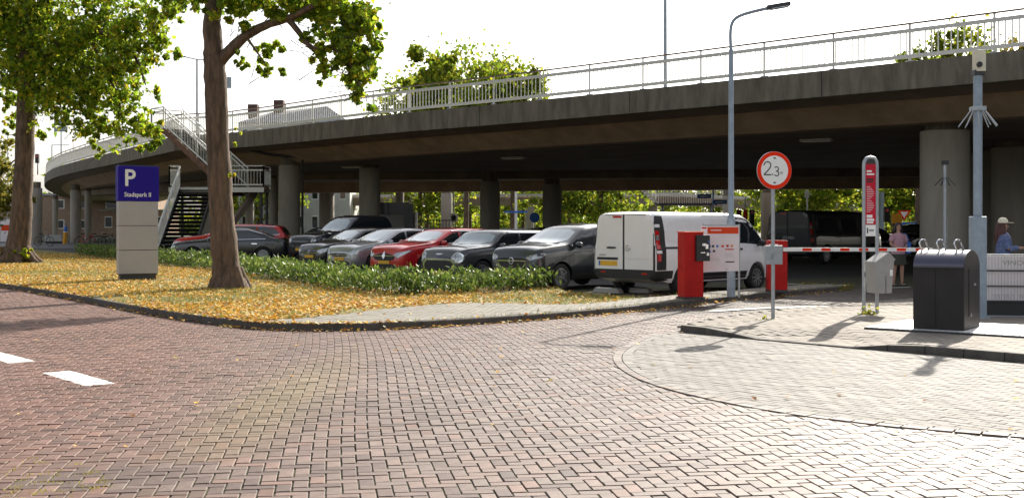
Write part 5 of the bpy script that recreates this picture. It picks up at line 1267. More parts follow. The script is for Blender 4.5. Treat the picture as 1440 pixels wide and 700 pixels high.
bars('header_text',[(-.2,.02,1.375,.02)],'board_white',t,-.0245)
m = MB(); m.box((-.335,-.025,1.29),(.13,.012,.34)); m.build('side_notice','sign_white',t); bars('notice_marks',[(-.385,-.285,1.42,.03)],'panel_red',t,-.0325); bars('notice_band',[(-.385,-.285,1.15,.03)],'sign_black',t,-.0325)
m = MB(); m.box((-.33,-.02,1.02),(.12,.05,.2)); m.build('reader','plastic_black',t); m = MB(); m.box((-.33,-.047,1.06),(.04,.004,.05)); m.box((-.32,-.047,.98),(.05,.004,.03)); m.build('reader_keys','sign_white',t)
for i, (x, z_, mt) in enumerate([(-.22,1.05,'hedgeleaf'),(-.15,1.05,'sign_black'),(-.06,1.05,'info_blue'),(.05,1.05,'orange_red'),(.15,1.055,'panel_red'),(.24,1.055,'amber'),(-.22,.94,'info_blue'),(-.13,.95,'steel_dark')]):
    m = MB(); m.box((x,-.0175,z_),(.045,.004,.045)); m.build('pay_symbol', mt if mt != 'hedgeleaf' else 'bag_blue', t)
bars('red_line',[(.1,.28,.985,.022)],'panel_red',t,-.0175); bars('black_line',[(.11,.29,.73,.022)],'sign_black',t,-.0175); bars('fine_print',[(.1,.27,.9,.006),(.1,.25,.87,.006),(.1,.27,.84,.006),(-.22,-.02,.8,.006),(-.22,.0,.76,.006),(.1,.15,.58,.012)],'bin_grey',t,-.0175)

# --- barrier
b = at(1092,410,.1); t = thing('barrier', 'red barrier cabinet with a lowered red and white boom', 'barrier', (b.x,b.y,.09), R(-2))
m = MB(); m.box((0,0,.03),(.44,.36,.06)); m.build('plinth','steel_dark',t); m = MB(); m.box((0,0,.6),(.42,.34,1.1)); m.build('cabinet','red_paint',t,bevel=.012)
m = MB(); m.box((-.1,-.172,.92),(.2,.006,.3)); m.build('notice_plate','board_white',t)
m = MB(); m.box((.1,-.19,.95),(.3,.03,.09)); m.build('boom_clamp','steel_dark',t)
bm_ = MB(); x = .1; i = 0; L = 3.25; segs = [.36]; 
m = MB(); m.box((.1+L/2,-.23,.95),(L,.05,.085)); m.build('boom','sign_white',t,bevel=.006)
for k in range(8):
    x = .62 + k*.41
    if x > 3.2: break
    m = MB(); m.box((x,-.23,.95),(.2,.054,.062)); m.build('red_band','sign_red',t)

# --- underground waste container, its deck
A = R(-35); b = at(1322,464,.12); cc = Vector((b.x+.22,b.y+.35))
t = thing('waste_container', 'black waste container with domed lid and three lifting loops', 'container', (cc.x,cc.y,.127), A)
W2, D2, hv, ht = .70, .86, .86, 1.1
prof = [(-D2/2,.0),(D2/2,.0),(D2/2,hv)] + [(D2/2*math.cos(a), hv+(ht-hv)*math.sin(a)) for a in np.linspace(.12,PI-.12,16)] + [(-D2/2,hv)]
m = MB(); m.extr(prof, -W2/2, W2/2, 'x'); m.build('body','bin_black',t,bevel=.01)
arc_ = [(D2/2*math.cos(a), hv+(ht-hv)*math.sin(a)) for a in np.linspace(.5,PI-.02,22)]
out = [(y*1.0+.008*y/(D2/2), z_+.012) for y, z_ in arc_]
m = MB(); m.extr(out+arc_[::-1], -W2/2+.006, W2/2-.006, 'x'); m.build('lid','bin_top',t,smooth=True,sharp=60)
m = MB(); m.box((-.04,-D2/2-.003,.44),(.006,.006,.82)); m.box((0,-D2/2-.003,.845),(W2-.02,.006,.006)); m.build('door_seam','rubber',t)
m = MB(); m.box((W2/2+.004,.06,.52),(.008,.5,.66)); m.build('side_hatch','bin_black',t,bevel=.003); m = MB(); m.box((W2/2+.012,.1,.62),(.006,.1,.03)); m.box((W2/2+.012,-.1,.2),(.006,.03,.05)); m.build('hatch_lock','galv',t)
for x in (-.26,-.02,.22):
    m = MB(); m.box((x,-.13,1.075),(.055,.2,.05),m=Matrix.Rotation(.28,3,'X')); k_ = m.build('loop_bracket','plastic_black',t)
    pts = [(x,-.15,1.06)] + [(x+.0, -.15+.055*math.cos(a), 1.19+.06*math.sin(a)) for a in np.linspace(PI,0,9)] + [(x,-.04,1.08)]
    pts = [(p_[0]+(p_[1]+.1)*.6, p_[1], p_[2]) for p_ in pts]
    m = MB(); m.tube(pts,.013,8); m.build('lifting_loop','chrome',t,smooth=True)
sl_ = thing('deck_plate', 'pale metal deck plate the black container stands on', 'plate', (cc.x+.1,cc.y+.06,.1), R(-39))
m = MB(); m.box((.15,.15,.012),(2.3,1.75,.03)); m.build('plate','slab',sl_,bevel=.006)
m = MB()
for k in range(30): m.box((-.97+k*.075,-.70,.0285),(.02,.03,.004))
m.build('studs','galv',sl_)['kind'] = 'stuff'
m = MB(); m.box((.15,-.732,.0),(2.3,.02,.045)); m.build('edge_strip','steel_dark',sl_)

# --- camera post and fence at the right
b = at(1375,447,.1); t = thing('camera_post', 'tall grey square camera post with anti climb spikes by the fence', 'camera post', (b.x,b.y,.08))
m = MB(); m.box((0,0,.82),(.22,.2,1.64)); m.build('base_cabinet','galv_blue',t,bevel=.01); m = MB(); m.box((0,0,.02),(.3,.28,.04)); m.build('foot_plate','galv',t)
m = MB(); m.cyl((0,0,1.6),(0,0,3.95),.068,n=16); m.build('mast','galv_blue',t,smooth=True); m = MB(); m.box((0,0,3.36),(.2,.2,.07)); m.build('collar','galv',t)
for k in range(10):
    a = 2*PI*k/10; m = MB(); m.tube([(math.cos(a)*.09,math.sin(a)*.09,3.36),(math.cos(a)*.3,math.sin(a)*.3,3.08)],.009,6); m.build('spike','galv',t)
m = MB(); m.box((.02,0,4.12),(.15,.2,.34)); o = m.build('camera_housing','cream',t,bevel=.01); m = MB(); m.cyl((-.02,-.1,4.05),(-.02,-.14,4.05),.045,n=12); m.build('camera_lens','sign_black',t); m = MB(); m.box((0,0,3.93),(.16,.16,.08)); m.build('head_bracket','steel_dark',t)
fx, fy = X_(1383,13.25*KY), 13.25*KY; t = thing('fence', 'metal bar fence with white lettered banners beside the camera post', 'fence', (fx,fy,.08), R(-7))
FL = 6.0
for z_, hh_ in ((.89,.235),(.63,.235),(.385,.23)):
    m = MB(); m.box((FL/2,.03,z_),(FL,.008,hh_)); m.build('banner','board_white',t)
m = MB(); m.box((FL/2,.035,.14),(FL,.012,.24)); m.build('lower_panel','plastic_black',t)
for z_ in (1.02,.757,.507,.265,.02): m = MB(); m.box((FL/2,0,z_),(FL,.03,.022)); m.build('rail','galv' if z_ > 1 or z_ < .1 else 'steel_dark',t)
q = MB(); q.box((0,-.012,.64),(.006,.006,.76)); me = q.mesh('bar','galv')
for k in range(int(FL/.05)):
    o = bpy.data.objects.new('bar', me); link(o, t); o.location = (.03+k*.05,0,0)
for k in range(4): m = MB(); m.box((k*1.98,.05,.5),(.06,.05,1.08)); m.build('post','galv',t)
text_obj('lettering','VINO',.11,'bin_grey',t,(.47,.024,.885),(PI/2,0,0),.001,'CENTER',1.25)
m = MB()
for k in range(8):
    x = .14+k*.075+(.06 if k > 4 else 0)
    m.box((x,.0255,.34),(.008,.002,.06)); m.box((x+.045,.0255,.33),(.008,.002,.05)); m.box((x+.022,.0255,.365),(.045,.002,.008))
m.build('worn_lettering','bin_grey',t)

for px_, lab in ((898,'pale concrete wheel stop on the ground under the white van'),(856,'pale concrete wheel stop under the left side of the white van')):
    b_ = at(px_, 411, 0); t = thing('wheel_stop', lab, 'wheel stop', (b_.x,b_.y+.2,-.022), HD+PI/2, 'wheel stops under the white van')
    m = MB(); m.box((0,0,.06),(.85,.2,.12),taper=.8); m.build('block','pale_wall',t,bevel=.015); m = MB(); m.box((0,0,.125),(.5,.03,.01)); m.build('groove','steel_dark',t)
# --- poles and signs further back
def pole(name, label, px, py0, py1, Y, r, material='galv', cat='pole', z0=None):
    Y *= KY
    z1 = Z_(py1,Y); t = thing(name, label, cat, (X_(px,Y),Y,0 if z0 is None else z0)); m = MB(); m.tube([(0,0,-.03),(0,0,z1-(z0 or 0))],[r,r*.75],12); m.build('post',material,t,smooth=True); return t, z1
t, z1 = pole('steel_pole','slim steel pole with small spikes in front of the big round column',1329,400,230,20.5,.06)
for k in range(8):
    a = 2*PI*k/8; m = MB(); m.tube([(math.cos(a)*.06,math.sin(a)*.06,z1-.35),(math.cos(a)*.26,math.sin(a)*.26,z1-.55)],.009,5); m.build('spike','steel_dark',t)
m = MB(); m.box((0,0,z1+.02),(.14,.14,.1)); m.build('cap','steel_dark',t)
t, z1 = pole('lamp_mast','single thin lamp mast rising behind the bridge railing',935.5,130,-60,34,.085,'galv_blue','street lamp',z0=5.9)
m = MB(); m.bar((0,0,z1-5.9),(.9,0,z1-5.85),.12,.1); m.build('lamp_head','steel_dark',t)
t, z1 = pole('double_lamp','slender double armed lamp post standing on the bridge behind the stair',277,200,83,58,.09,'galv','street lamp',z0=5.9)
m = MB(); m.tube([(-.9,0,z1-5.75),(0,0,z1-5.95),(.9,0,z1-5.95)],.04,8); m.build('arm','galv',t); m = MB(); m.box((-1.05,0,z1-5.75),(.5,.2,.07)); m.build('lamp_head','steel_dark',t); m = MB(); m.box((1.0,0,z1-5.95),(.5,.2,.07)); m.build('lamp_head','steel_dark',t)
t, z1 = pole('sign_post','grey blue square sign on a thin post above the bridge beside the big tree',319,190,110,52,.05,'galv','sign',z0=5.9)
m = MB(); m.box((.0,-.06,z1-5.9-.3),(.62,.04,.72)); m.build('panel','galv_blue',t)
t, z1 = pole('sign_post','two dark sign boards on a post seen under the left tree crown',86,232,168,66,.06,'galv','sign',z0=5.9)
for dz in (.2,.8): m = MB(); m.box((0,-.06,z1-5.9-dz),(1.1,.04,.42)); m.build('panel','galv_blue',t)
t, z1 = pole('lamp_mast','small lamp post with a sideways arm above the far left railing',73,240,204,74,.06,'galv','street lamp',z0=5.9)
m = MB(); m.bar((0,0,z1-5.9),(1.6,0,z1-5.9),.06,.06); m.build('arm','galv',t)
t, z1 = pole('lamp_mast','thin mast at the far left behind the corner tree',11,330,190,90,.07,'galv','street lamp'); m = MB(); m.bar((0,0,z1),(.6,0,z1),.1,.08); m.build('arm','galv',t)
t, z1 = pole('traffic_light','small traffic light on the far left end of the bridge',53,240,220,72,.05,'steel_dark','traffic light',z0=6.0)
m = MB(); m.box((0,-.1,z1-6.2),(.3,.25,.8)); m.build('housing','sign_black',t); m = MB(); m.cyl((0,-.24,z1-6.0),(0,-.26,z1-6.0),.09); m.build('lens','tail_red',t)
t, z1 = pole('pale_post','pale slim post just left of the blue parking totem',168,352,250,44,.1,'pale_wall')
m = MB(); m.box((0,0,z1-.0),(.2,.2,.06)); m.build('cap','pale_wall',t)
b_ = (X_(91,66*KY),66*KY); t = thing('bollard','yellow bollard with blue top tilted on the road edge','bollard',(b_[0],b_[1],-.03)); t.rotation_euler = (0,R(4),0)
m = MB(); m.cyl((0,0,0),(0,0,.98),.17,n=14); m.build('post','yellow_plastic',t,smooth=True); m = MB(); m.cyl((0,0,.98),(0,0,1.45),.16,.12,14); m.build('top','info_blue',t,smooth=True); m = MB(); m.cyl((0,0,.96),(0,0,1.02),.18,n=14); m.build('band','sign_white',t,smooth=True)
# white display cabinet at the far left, and a pale box
b_ = (X_(7,72*KY),72*KY); t = thing('display_cabinet','white display cabinet with pink marks at the left edge beneath the tree','cabinet',(b_[0],b_[1],-.03))
m = MB(); m.box((0,0,1.05),(1.4,.4,2.0)); m.build('body','board_white',t,bevel=.02); m = MB(); m.box((.1,-.21,1.3),(.7,.01,.5)); m.build('poster','orange_red',t); m = MB(); m.box((0,0,.05),(1.2,.3,.1)); m.build('foot','steel_dark',t)
b_ = (X_(77,68*KY),68*KY); t = thing('concrete_block','pale low concrete block in the shade under the left bridge arm','block',(b_[0],b_[1],-.03))
m = MB(); m.box((0,0,.45),(1.5,.8,.55),taper=.94); m.build('body','pale_wall',t,bevel=.03); m = MB(); m.box((0,0,.1),(1.3,.6,.2)); m.build('foot','steel_dark',t)
# parked bicycles in the shade
def bike(label, x, y, rz, paint):
    t = thing('bicycle', label, 'bicycle', (x,y,0), rz, 'bicycles under the left bridge arm')
    for xx in (-.53,.53):
        m = MB(); m.tube([(xx+.34*math.cos(a),0,.35+.34*math.sin(a)) for a in np.linspace(0,2*PI,20,endpoint=False)],.02,6,closed=True)
        for k in range(8): a = k*PI/4; m.bar((xx,0,.35),(xx+.33*math.cos(a),0,.35+.33*math.sin(a)),.006,.006,(0,1,0))
        m.build('wheel','rubber',t)
    m = MB()
    for a, c in (((-.53,0,.35),(-.12,0,.32)),((-.12,0,.32),(-.25,0,.85)),((-.12,0,.32),(.36,0,.75)),((-.22,0,.75),(.36,0,.8)),((.53,0,.35),(.36,0,.95)),((-.53,0,.35),(-.22,0,.75))): m.tube([a,c],.02,6)
    m.build('frame',paint,t); m = MB(); m.box((-.27,0,.9),(.26,.15,.07)); m.build('saddle','rubber',t,bevel=.02)
    m = MB(); m.tube([(.26,-.28,1.0),(.35,-.1,1.02),(.35,.1,1.02),(.26,.28,1.0)],.014,6); m.build('handlebar','galv',t)
for i, (px, c, lab) in enumerate([(62,'p_black','black bicycle beside the pale concrete block'),(120,'p_red','red bicycle standing under the bridge left of the totem'),(134,'p_black','black bicycle right next to the red bicycle'),(146,'p_grey','grey bicycle closest to the pale post')]): bike(lab, X_(px,58*KY), 58*KY+i*.3, R(25*i-20), c)

# far signs and lights on the right
t, z1 = pole('direction_sign','white mast carrying stacked blue direction signs above the van roof',1003,330,262,58,.09,'pale_wall','sign')
for py, px in ((265,990),(276,990),(284,1012)):
    m = MB(); m.box((X_(px,58*KY)-X_(1003,58*KY),-.12,Z_(py,58*KY)),(1.0,.04,.3)); m.build('panel','info_blue',t); m = MB(); m.box((X_(px,58*KY)-X_(1003,58*KY),-.143,Z_(py,58*KY)),(.7,.004,.06)); m.build('panel_text','sign_white',t)
t, z1 = pole('traffic_light','traffic light with red signal left of the height limit sign pole',1048,330,278,57,.07,'galv','traffic light')
for dx in (-.45,.45):
    m = MB(); m.box((dx,-.05,z1-1.4),(.32,.25,1.1)); m.build('housing','sign_black',t); m = MB(); m.cyl((dx,-.18,z1-1.05),(dx,-.2,z1-1.05),.1); m.build('lens','tail_red',t)
m = MB(); m.box((0,-.1,z1-1.3),(.3,.06,.9)); m.build('plate','orange_red',t)
t, z1 = pole('road_sign','yield triangle and blue plate behind the woman in pink',1271,330,296,62,.06,'galv','sign')
m = MB(); m.extr([(-.5,z1-.0),(.5,z1-.0),(0,z1-.8)],-.1,-.06,'y'); m.build('red_border','sign_red',t); m = MB(); m.extr([(-.3,z1-.1),(.3,z1-.1),(0,z1-.58)],-.105,-.1005,'y'); m.build('white_face','sign_white',t); m = MB(); m.box((.3,-.08,z1-1.1),(1.3,.04,.4)); m.build('blue_plate','info_blue',t)
t, z1 = pole('orange_post','orange work post standing behind the woman in pink',1262,330,300,60,.12,'orange_red')
m = MB(); m.box((-.1,-.1,z1-.4),(.7,.2,.7)); m.build('board','yellow_plastic',t)
t, z1 = pole('traffic_light','small dark traffic light with red lens next to the red rules sign',1246,330,292,60,.06,'steel_dark','traffic light')
m = MB(); m.box((0,-.1,z1-.5),(.4,.3,1.1)); m.build('housing','sign_black',t); m = MB(); m.cyl((0,-.26,z1-.2),(0,-.28,z1-.2),.12); m.build('lens','tail_red',t)
t, z1 = pole('white_mast','white lamp mast with a blue strip seen between the two dark middle columns',725.5,330,266,70,.13,'sign_white','street lamp')
m = MB(); m.box((0,-.15,Z_(298,70*KY)),(2.0,.05,.14)); m.build('blue_strip','info_blue',t)
t, z1 = pole('street_pole','slim grey street pole seen right of the far stair under the sign',1135,330,262,60,.06,'galv')
m = MB(); m.box((0,0,z1-.6),(.3,.1,.5)); m.build('plate','galv',t)
t, z1 = pole('grey_mast','thick grey mast in the trees right of the red rules sign',1246-6,330,270,72,.25,'galv_blue')
m = MB(); m.box((0,0,.2),(.7,.7,.4)); m.build('foot','concrete_col',t)
t, z1 = pole('round_sign','small white round sign on a post right of the far hedge fence',638,330,270,62,.06,'galv','sign')
m = MB(); m.cyl((0,-.1,Z_(306,62*KY)),(0,-.14,Z_(306,62*KY)),.36,n=20); m.build('disc','sign_white',t); m = MB(); m.cyl((0,-.145,Z_(306,62*KY)),(0,-.15,Z_(306,62*KY)),.2,n=20); m.build('mark','sign_black',t)
t, z1 = pole('blue_sign','small round blue sign low between the columns',752,330,306,60,.05,'galv','sign')
m = MB(); m.cyl((0,-.1,z1),(0,-.14,z1),.38,n=20); m.build('disc','info_blue',t)
# panelled cabin and dark fence in the far gap
b_ = ((X_(537,56*KY)+X_(586,56*KY))/2,56*KY); t = thing('site_cabin','grey white panelled cabin with dark roof band behind the pickup','cabin',(b_[0],b_[1],-.03))
m = MB(); m.box((0,0,1.25),(2.4,2.2,2.4)); m.build('wall','pale_wall',t); m = MB(); m.box((-.2,-1.13,2.7),(2.0,.3,.8)); m.build('roof_band','p_navy',t); m = MB(); m.box((.75,-1.12,1.5),(.62,.1,3.0)); m.build('dark_panel','p_navy',t); m = MB(); m.box((-.3,-1.12,1.0),(1.3,.03,.4)); m.build('window','glass',t)
t = thing('bar_fence','dark thin bar fence behind the red car','fence',(X_(612,60*KY),60*KY,-.03))
for k in range(14): m = MB(); m.box((-1.5+k*.23,0,1.0),(.05,.05,2.0)); m.build('bar','steel_dark',t)
for z_ in (.3,1.9): m = MB(); m.box((0,0,z_),(3.1,.04,.06)); m.build('rail','steel_dark',t)
t = thing('low_wall','pale low wall beyond the parked cars between the middle columns','wall',(X_(690,75*KY),75*KY,-.03))
m = MB(); m.box((0,0,.6),(22,.3,1.1)); m.build('wall_face','pale_wall',t); m = MB(); m.box((0,0,1.19),(22.2,.45,.08)); m.build('coping','roof_grey',t)
# buildings
def building(label, x, y, w_, d_, h_, wall, cols, rows__, name='building', z0=0):
    t = thing(name, label, 'building', (x,y,z0-.03)); m = MB(); m.box((0,0,h_/2),(w_,d_,h_)); m.build('wall', wall, t)
    for i in range(cols):
        for j in range(rows__):
            xx = -w_/2+(i+.5)*w_/cols; zz = (j+.5)*h_/rows__+.2
            m = MB(); m.box((xx,-d_/2-.02,zz),(w_/cols*.45,.06,h_/rows__*.45)); fr_ = m.build('window','sign_white',t); m = MB(); m.box((xx,-d_/2-.055,zz),(w_/cols*.38,.02,h_/rows__*.38)); m.build('pane','glass',fr_)
    return t
t = building('tan brick building seen through the gap under the left bridge arm', X_(75,112*KY), 116*KY, 26, 8, 5.6, 'brickwall', 7, 2)
m = MB(); m.box((0,0,5.75),(26.6,8.6,.3)); m.build('roof','roof_grey',t)
t = building('low building of reddish brick further right under the left bridge arm', X_(178,108*KY), 112*KY, 9, 6, 3.4, 'brickwall', 4, 1)
m = MB(); m.box((0,0,3.5),(9.4,6.4,.2)); m.build('roof','roof_grey',t)
YB = 92*KY; xa, xb = X_(335,YB), X_(492,YB); zt_ = Z_(146,YB)
t = building('pale building with grey roof and two dark chimneys behind the bridge railing', (xa+xb)/2, YB+4, xb-xa, 8, Z_(172,YB), 'pale_wall', 8, 4)
w2 = (xb-xa)/2; z0_ = Z_(172,YB)
m = MB(); m.add([(-w2,-4.2,z0_),(w2,-4.2,z0_),(w2,4.2,z0_),(-w2,4.2,z0_),(-w2+3.2,-1.5,Z_(155,YB)),(w2-3,-1.5,zt_),(w2-3,1.5,zt_),(-w2+3.2,1.5,Z_(155,YB))],[(0,1,5,4),(1,2,6,5),(2,3,7,6),(3,0,4,7),(4,5,6,7),(3,2,1,0)]); rf = m.build('roof','roof_grey',t)
for px, py in ((350,150),(387,144)): m = MB(); m.box((X_(px,YB)-(xa+xb)/2,-1.6,Z_(py+4,YB)-.0),(1.1,1.1,1.6)); m.build('chimney','chimney',rf)

# ================================================================== PEOPLE
def body_skin(name, nodes, edges, root, parent, material, lv=1):
    """nodes: name -> (x,y,z,rx,ry)"""
    ks = list(nodes); me = bpy.data.meshes.new(name); me.from_pydata([nodes[k][:3] for k in ks], [(ks.index(a),ks.index(b)) for a,b in edges], [])
    o = bpy.data.objects.new(name, me); COL.objects.link(o); md = o.modifiers.new('skin','SKIN'); md.use_smooth_shade = True
    if not me.skin_vertices: me.attributes  # layer comes with the modifier
    sv = me.skin_vertices[0].data
    for i, k in enumerate(ks): sv[i].radius = nodes[k][3:5]; sv[i].use_root = (k == root)
    sb_ = o.modifiers.new('sub','SUBSURF'); sb_.levels = lv; sb_.render_levels = lv
    dg = bpy.context.evaluated_depsgraph_get(); dg.update(); m2 = bpy.data.meshes.new_from_object(o.evaluated_get(dg)); bpy.data.objects.remove(o)
    m2.materials.clear(); m2.materials.append(M[material]); m2.polygons.foreach_set('use_smooth',[True]*len(m2.polygons))
    return link(bpy.data.objects.new(name, m2), parent)
def figure(t, arms, legs, head_dir=0.0, h=1.65):
    """body in local coords, facing -Y; arms: per side (elbow, wrist, finger direction); legs: per side (knee, ankle)"""
    k = h/1.65
    N = {'pelvis':(0,0,.88,.15,.11),'waist':(0,0,1.03,.125,.095),'chest':(0,-.005,1.22,.155,.11),'neck0':(0,.01,1.38,.07,.06),'neck1':(0,0,1.44,.05,.05),
         'jaw':(0,-.012,1.49,.062,.07),'skull':(0,.005,1.56,.072,.088),'crown':(0,.01,1.625,.05,.06)}
    E = [('pelvis','waist'),('waist','chest'),('chest','neck0'),('neck0','neck1'),('neck1','jaw'),('jaw','skull'),('skull','crown')]
    for s, q in ((1,'l'),(-1,'r')):
        el, wr, fd = arms[q]
        N['sh'+q] = (s*.165,0,1.33,.055,.055); N['el'+q] = (*el,.04,.04); N['wr'+q] = (*wr,.026,.024)
        fd = Vector(fd).normalized(); wv = Vector(wr); side = fd.cross(Vector((0,0,1)));
        if side.length < .2: side = Vector((0,-1,0))*s
        side.normalize(); pm = wv+fd*.05; N['pm'+q] = (*pm,.034,.018)
        E += [('chest','sh'+q),('sh'+q,'el'+q),('el'+q,'wr'+q),('wr'+q,'pm'+q)]
        for i, (off, ln) in enumerate(((-.027,.075),(-.009,.085),(.009,.08),(.026,.062))):
            b0 = pm+fd*.04+side*off; b1 = b0+fd*ln*.5; b2 = b0+fd*ln*.9+Vector((0,-.004,-.012)) 
            for j, bb_ in enumerate((b0,b1,b2)): N[f'f{q}{i}{j}'] = (*bb_,.0095-.001*j,.0095-.001*j)
            E += [('pm'+q,f'f{q}{i}0'),(f'f{q}{i}0',f'f{q}{i}1'),(f'f{q}{i}1',f'f{q}{i}2')]
        th0 = wv+fd*.03-side*.035; th1 = th0+fd*.035-side*.018; N['ta'+q] = (*th0,.012,.012); N['tb'+q] = (*th1,.009,.009); E += [('pm'+q,'ta'+q),('ta'+q,'tb'+q)]
        kn, an = legs[q]
        N['hip'+q] = (s*.085,0,.82,.095,.09); N['kn'+q] = (*kn,.056,.06); cf = Vector(kn).lerp(Vector(an),.3); N['cf'+q] = (cf.x,cf.y+.012,cf.z,.05,.055); N['an'+q] = (*an,.035,.037); N['hl'+q] = (an[0],an[1]+.03,.04,.032,.032); N['to'+q] = (an[0]+s*.02,an[1]-.13,.03,.036,.022)
        E += [('pelvis','hip'+q),('hip'+q,'kn'+q),('kn'+q,'cf'+q),('cf'+q,'an'+q),('an'+q,'hl'+q),('hl'+q,'to'+q)]
    o = body_skin('body', N, E, 'pelvis', t, 'skin', 2); o.scale = (k,k,k); return o
def face(t, k=1.0):
    m = MB(); m.add([(-.012,-.088,1.51),(.012,-.088,1.51),(0,-.108,1.515),(0,-.085,1.555)],[(0,1,2),(1,3,2),(3,0,2),(0,3,1)]); m.build('nose','skin',t)
    m = MB(); 
    for s in (-1,1): m.lathe([(.001,-.011),(.009,-.006),(.011,0),(.001,.004)],8,axis='y',c=(s*.031,-.077,1.553))
    m.build('eyes','sign_black',t)
    m = MB(); m.box((0,-.082,1.478),(.042,.01,.01)); m.build('mouth','pink_cloth',t)
    m = MB()
    for s in (-1,1): m.lathe([(.001,-.012),(.02,-.006),(.026,.004),(.001,.008)],8,axis='x',c=(s*.075,.01,1.535))
    m.build('ears','skin',t)
def shell(name, rings, material, t, n=22, lump=.0):
    """rings: (cx,cy,z,rx,ry)"""
    vs = []; 
    for i, (cx_,cy_,z_,rx,ry) in enumerate(rings):
        for k_ in range(n):
            a = 2*PI*k_/n; f_ = 1+lump*math.sin(3*a+i*1.3)*.5+lump*.5*math.sin(7*a+i); vs.append((cx_+rx*f_*math.cos(a), cy_+ry*f_*math.sin(a), z_))
    fs = [(i*n+k_, i*n+(k_+1)%n, (i+1)*n+(k_+1)%n, (i+1)*n+k_) for i in range(len(rings)-1) for k_ in range(n)]
    m = MB(); m.add(vs, fs); return m.build(name, material, t, smooth=True, sharp=80)
def sleeve(t, a, b, r0, r1, material, name='sleeve'):
    m = MB(); a = Vector(a); b = Vector(b); m.tube([a,a.lerp(b,.5),b],[r0,(r0+r1)/2,r1],12,cap=False); return m.build(name, material, t, smooth=True, sharp=80)
def hair_cap(t, material, long_=.0, back=.12):
    vs = []; n = 18; rows_ = 9
    m = MB()
    for i in range(rows_):
        ph = i/(rows_-1)*1.75
        for k_ in range(n):
            a = 2*PI*k_/n; fr = max(0, -math.sin(a)); p_ = min(ph, 1.75-.85*fr**1.5)
            vs.append((.092*math.sin(p_)*math.cos(a)*(1+.05*math.sin(5*a)), .012+.108*math.sin(p_)*math.sin(a), 1.56+.1*math.cos(p_)))
    fs = [(i*n+k_, i*n+(k_+1)%n, (i+1)*n+(k_+1)%n, (i+1)*n+k_) for i in range(rows_-1) for k_ in range(n)]
    m.add(vs, fs); o = m.build('hair', material, t, smooth=True, sharp=80)
    if long_:
        m = MB(); 
        for k_ in range(9):
            a = PI*(k_/8)*1.1-.15; x0_, y0_ = .088*math.cos(a), .02+.09*math.sin(a); m.tube([(x0_*.9,y0_*.9,1.58),(x0_*1.12,y0_*1.12,1.48),(x0_*1.2,y0_*1.2+.01,1.48-long_*.5),(x0_*1.0,y0_*1.0+.03,1.48-long_)],[.025,.034,.036,.012],8)
        m.build('locks', material, o, smooth=True, sharp=80)
    return o
# woman in pink
Yp = 21.2*KY; b_ = (X_(1263,Yp),Yp); t = thing('person','woman in pink top and dark knee length skirt standing behind the boom','person',(b_[0],b_[1],-.02),R(14)); t.scale = (1.0,1.0,1.0)
arms = {'l':((.235,-.03,1.08),(.06,-.2,.98),(-.9,-.25,.0)),'r':((-.235,-.03,1.08),(-.06,-.21,.99),(.9,-.25,.05))}
legs = {'l':((.1,-.02,.48),(.115,.0,.09)),'r':((-.095,.01,.48),(-.12,.03,.09))}
figure(t, arms, legs); face(t); hair_cap(t,'hair',.16)
shell('top',[(0,0,.84,.195,.15),(0,0,.95,.175,.13),(0,0,1.05,.155,.12),(0,-.005,1.17,.18,.14),(0,-.0,1.27,.19,.13),(0,.0,1.34,.17,.1),(0,.01,1.385,.095,.085)],'pink_cloth',t,lump=.03)
for s, q in ((1,'l'),(-1,'r')): sleeve(t,(s*.15,0,1.335),(s*.215,-.02,1.17),.075,.066,'pink_cloth')
shell('skirt',[(0,0,.9,.165,.13),(0,0,.8,.2,.16),(0,0,.68,.215,.17),(0,0,.56,.225,.175)],'dark_cloth',t,lump=.05)
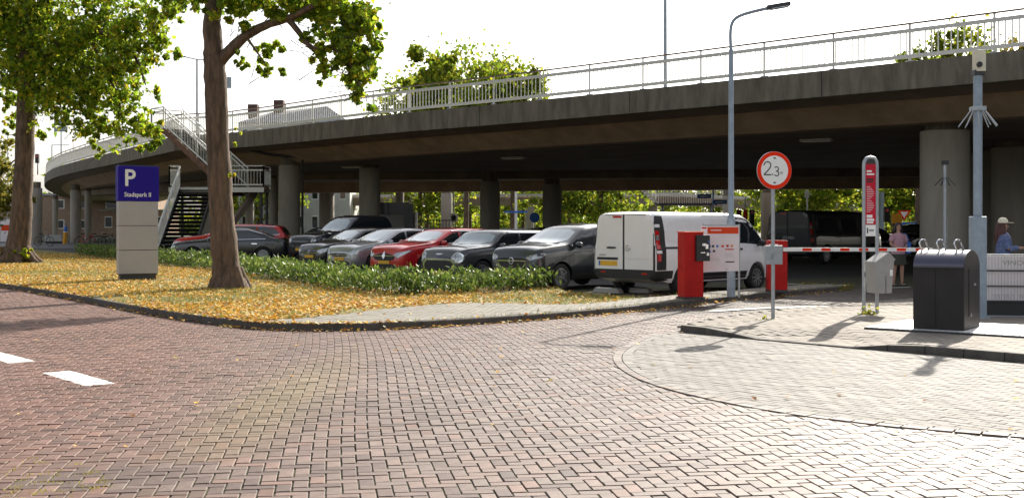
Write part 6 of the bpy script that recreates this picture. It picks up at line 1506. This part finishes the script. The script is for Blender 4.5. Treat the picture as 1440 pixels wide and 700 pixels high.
for s, x in ((1,.115),(-1,-.12)): m = MB(); m.box((x+s*.01,-.04,.02),(.085,.24,.045)); m.build('shoe','steel_dark',t,bevel=.012)
m = MB(); m.box((.27,.0,1.0),(.12,.16,.3)); m.tube([(.27,-.07,1.15),(.24,-.04,1.32),(.16,0,1.39)],.012,6); o = m.build('shoulder_bag','bag_blue',t,bevel=.01)
# woman with cap
Yp = 16.4*KY; b_ = (X_(1411,Yp),Yp); t = thing('person','woman with white cap and denim jacket walking behind the fence','person',(b_[0],b_[1],-.0),R(80)); t.scale = (1.02,1.02,1.02)
arms = {'l':((.21,-.02,1.08),(.14,-.24,1.06),(-.2,-.9,.15)),'r':((-.22,-.04,1.08),(-.13,-.26,1.1),(.2,-.9,.1))}
legs = {'l':((.09,-.1,.48),(.095,-.16,.1)),'r':((-.09,.02,.48),(-.095,.16,.12))}
figure(t, arms, legs); face(t); hr = hair_cap(t,'hair_red',.36)
shell('jacket',[(0,0,.82,.19,.155),(0,0,.95,.18,.145),(0,0,1.05,.17,.14),(0,-.005,1.18,.195,.155),(0,0,1.28,.2,.145),(0,0,1.35,.17,.11),(0,.01,1.40,.09,.085)],'denim',t,lump=.04)
for s, q in ((1,'l'),(-1,'r')):
    sleeve(t,(s*.155,0,1.335),arms[q][0],.08,.062,'denim'); sleeve(t,arms[q][0],Vector(arms[q][0]).lerp(Vector(arms[q][1]),.9),.062,.046,'denim')
    kn, an = legs[q]; sleeve(t,(s*.09,0,.86),kn,.115,.08,'dark_cloth','trouser_leg'); sleeve(t,kn,(an[0],an[1],.12),.08,.06,'dark_cloth','trouser_leg')
    m = MB(); m.box((an[0],an[1]-.04,.03),(.09,.25,.06)); m.build('shoe','board_white',t,bevel=.015)
m = MB(); m.lathe([(.001,.1),(.05,.09),(.085,.055),(.1,.0),(.098,-.01)],20,c=(0,.008,1.60)); cp = m.build('cap','cream',t,smooth=True,sharp=80)
m = MB(); m.extr([(-.08,-.08),(.08,-.08),(.07,-.16),(.03,-.195),(-.03,-.195),(-.07,-.16)],1.59,1.602,'z'); m.build('cap_peak','cream',cp)
